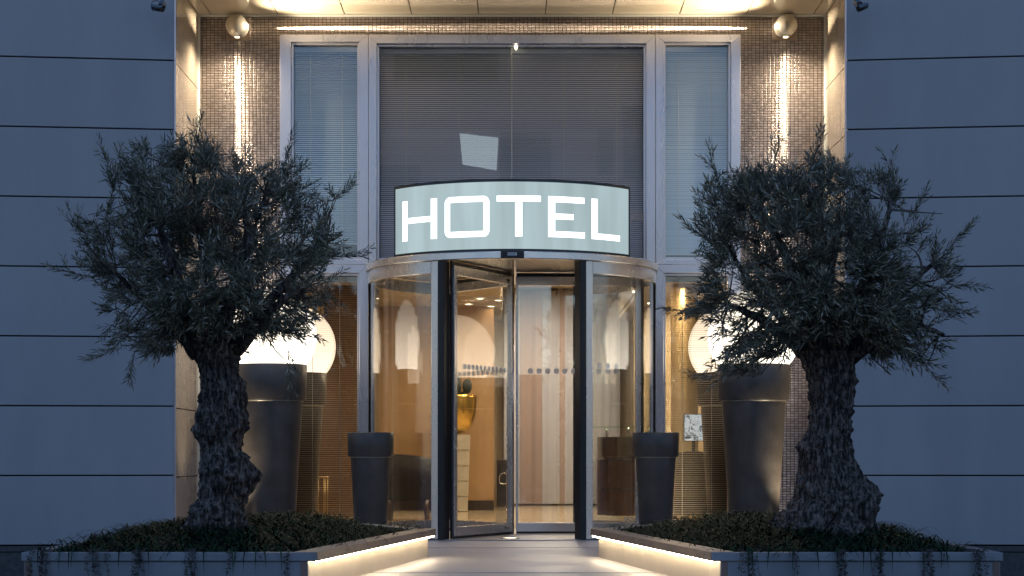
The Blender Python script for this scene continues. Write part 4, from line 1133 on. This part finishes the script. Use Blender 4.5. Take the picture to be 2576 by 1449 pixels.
for x, y, e in ((.6,21.5,48),(.5,24.2,60),(.6,27.0,48)):
    light('AREA', 'cove_glow', (x,y,3.1), e, (1,.87,.70), (0,0,0), shape='DISK', size=.5)
light('AREA', 'upper_room_glow', (0,19.4,4.7), 2.5, (1,.82,.6), (0,0,0), shape='DISK', size=.5)

# ------------------------------------------------------------------ across the street (seen only as reflections)
ob = thing('opposite_building', 'dark tower block across the street, mirrored in the centre window', 'building', (0,-24,-.3))
MB().box(-4.35, 4.4, -30, -24, -.299, 17).build('wall', M['opp_light'], ob)
for x0_, x1_, z0_, z1_ in ((-.38,1.2,9.2,10.6),(2.6,3.1,9.3,10.7),(3.4,4.0,9.2,11.4),(-4.1,-2.8,8.4,9.6),(-3.6,-.4,12.2,13.0)):
    MB().box(x0_, x1_, -24.02, -23.97, z0_, z1_).build('window', M['dark'], ob)
mb = MB(); q_ = [(-1.50,9.62),(-.48,9.44),(-.42,10.42),(-1.60,10.58)]
mb.add([(x,-24.02,z) for x,z in q_]+[(x,-23.97,z) for x,z in q_], [(0,1,2,3),(7,6,5,4),(0,4,5,1),(1,5,6,2),(2,6,7,3),(3,7,4,0)]); mb.build('window', M['litwin'], ob)
lw = MB(); lw.box(-60, -4.5, -34, -26, -.299, 3.3); lw.box(4.6, 60, -34, -26, -.299, 3.3)
o = lw.build('street_wall', M['opp']); tag(o, 'low dark wall along the far side of the street', 'wall')

# ------------------------------------------------------------------ world, added sky glow, camera
wd = bpy.data.worlds.new('World'); scene.world = wd; wd.use_nodes = True
nt = wd.node_tree; bg = nt.nodes['Background']; sky = nt.nodes.new('ShaderNodeTexSky')
sky.sky_type = 'NISHITA'; sky.sun_disc = False; sky.sun_elevation = R(15); sky.sun_rotation = R(0); sky.ozone_density = 4.0; sky.air_density = 1.2; sky.dust_density = 0.4
tn = nt.nodes.new('ShaderNodeMix'); tn.data_type = 'RGBA'; tn.blend_type = 'MULTIPLY'; tn.inputs['Factor'].default_value = 1.0
nt.links.new(sky.outputs[0], tn.inputs['A']); tn.inputs['B'].default_value = (1.0,0.90,1.04,1)
nt.links.new(tn.outputs['Result'], bg.inputs['Color']); bg.inputs['Strength'].default_value = 0.15
sky_glow = light('SUN', 'sky_glow', (0,0,30), 0.30, (.55,.72,1.0), (R(48),0,R(0)), angle=R(32))  # wide soft lamp added to stand in for the dusk sky glow
cam = bpy.data.cameras.new('camera'); co = bpy.data.objects.new('camera', cam); COL.objects.link(co)
co.location = (0,0,CZ); co.rotation_euler = (R(90),0,0)
cam.sensor_width = 36; cam.lens = 36*F/2576; cam.shift_y = (HOR-724.5)/2576; cam.clip_end = 2000; cam.clip_start = 0.1
scene.camera = co
scene.view_settings.view_transform = 'Standard'; scene.view_settings.look = 'None'; scene.view_settings.exposure = 0; scene.view_settings.gamma = 1
scene.render.engine = 'CYCLES'
c = scene.cycles
c.use_denoising = True; c.max_bounces = 10; c.diffuse_bounces = 4; c.glossy_bounces = 6; c.transparent_max_bounces = 24
c.caustics_reflective = False; c.caustics_refractive = False; c.sample_clamp_indirect = 6; c.use_light_tree = True
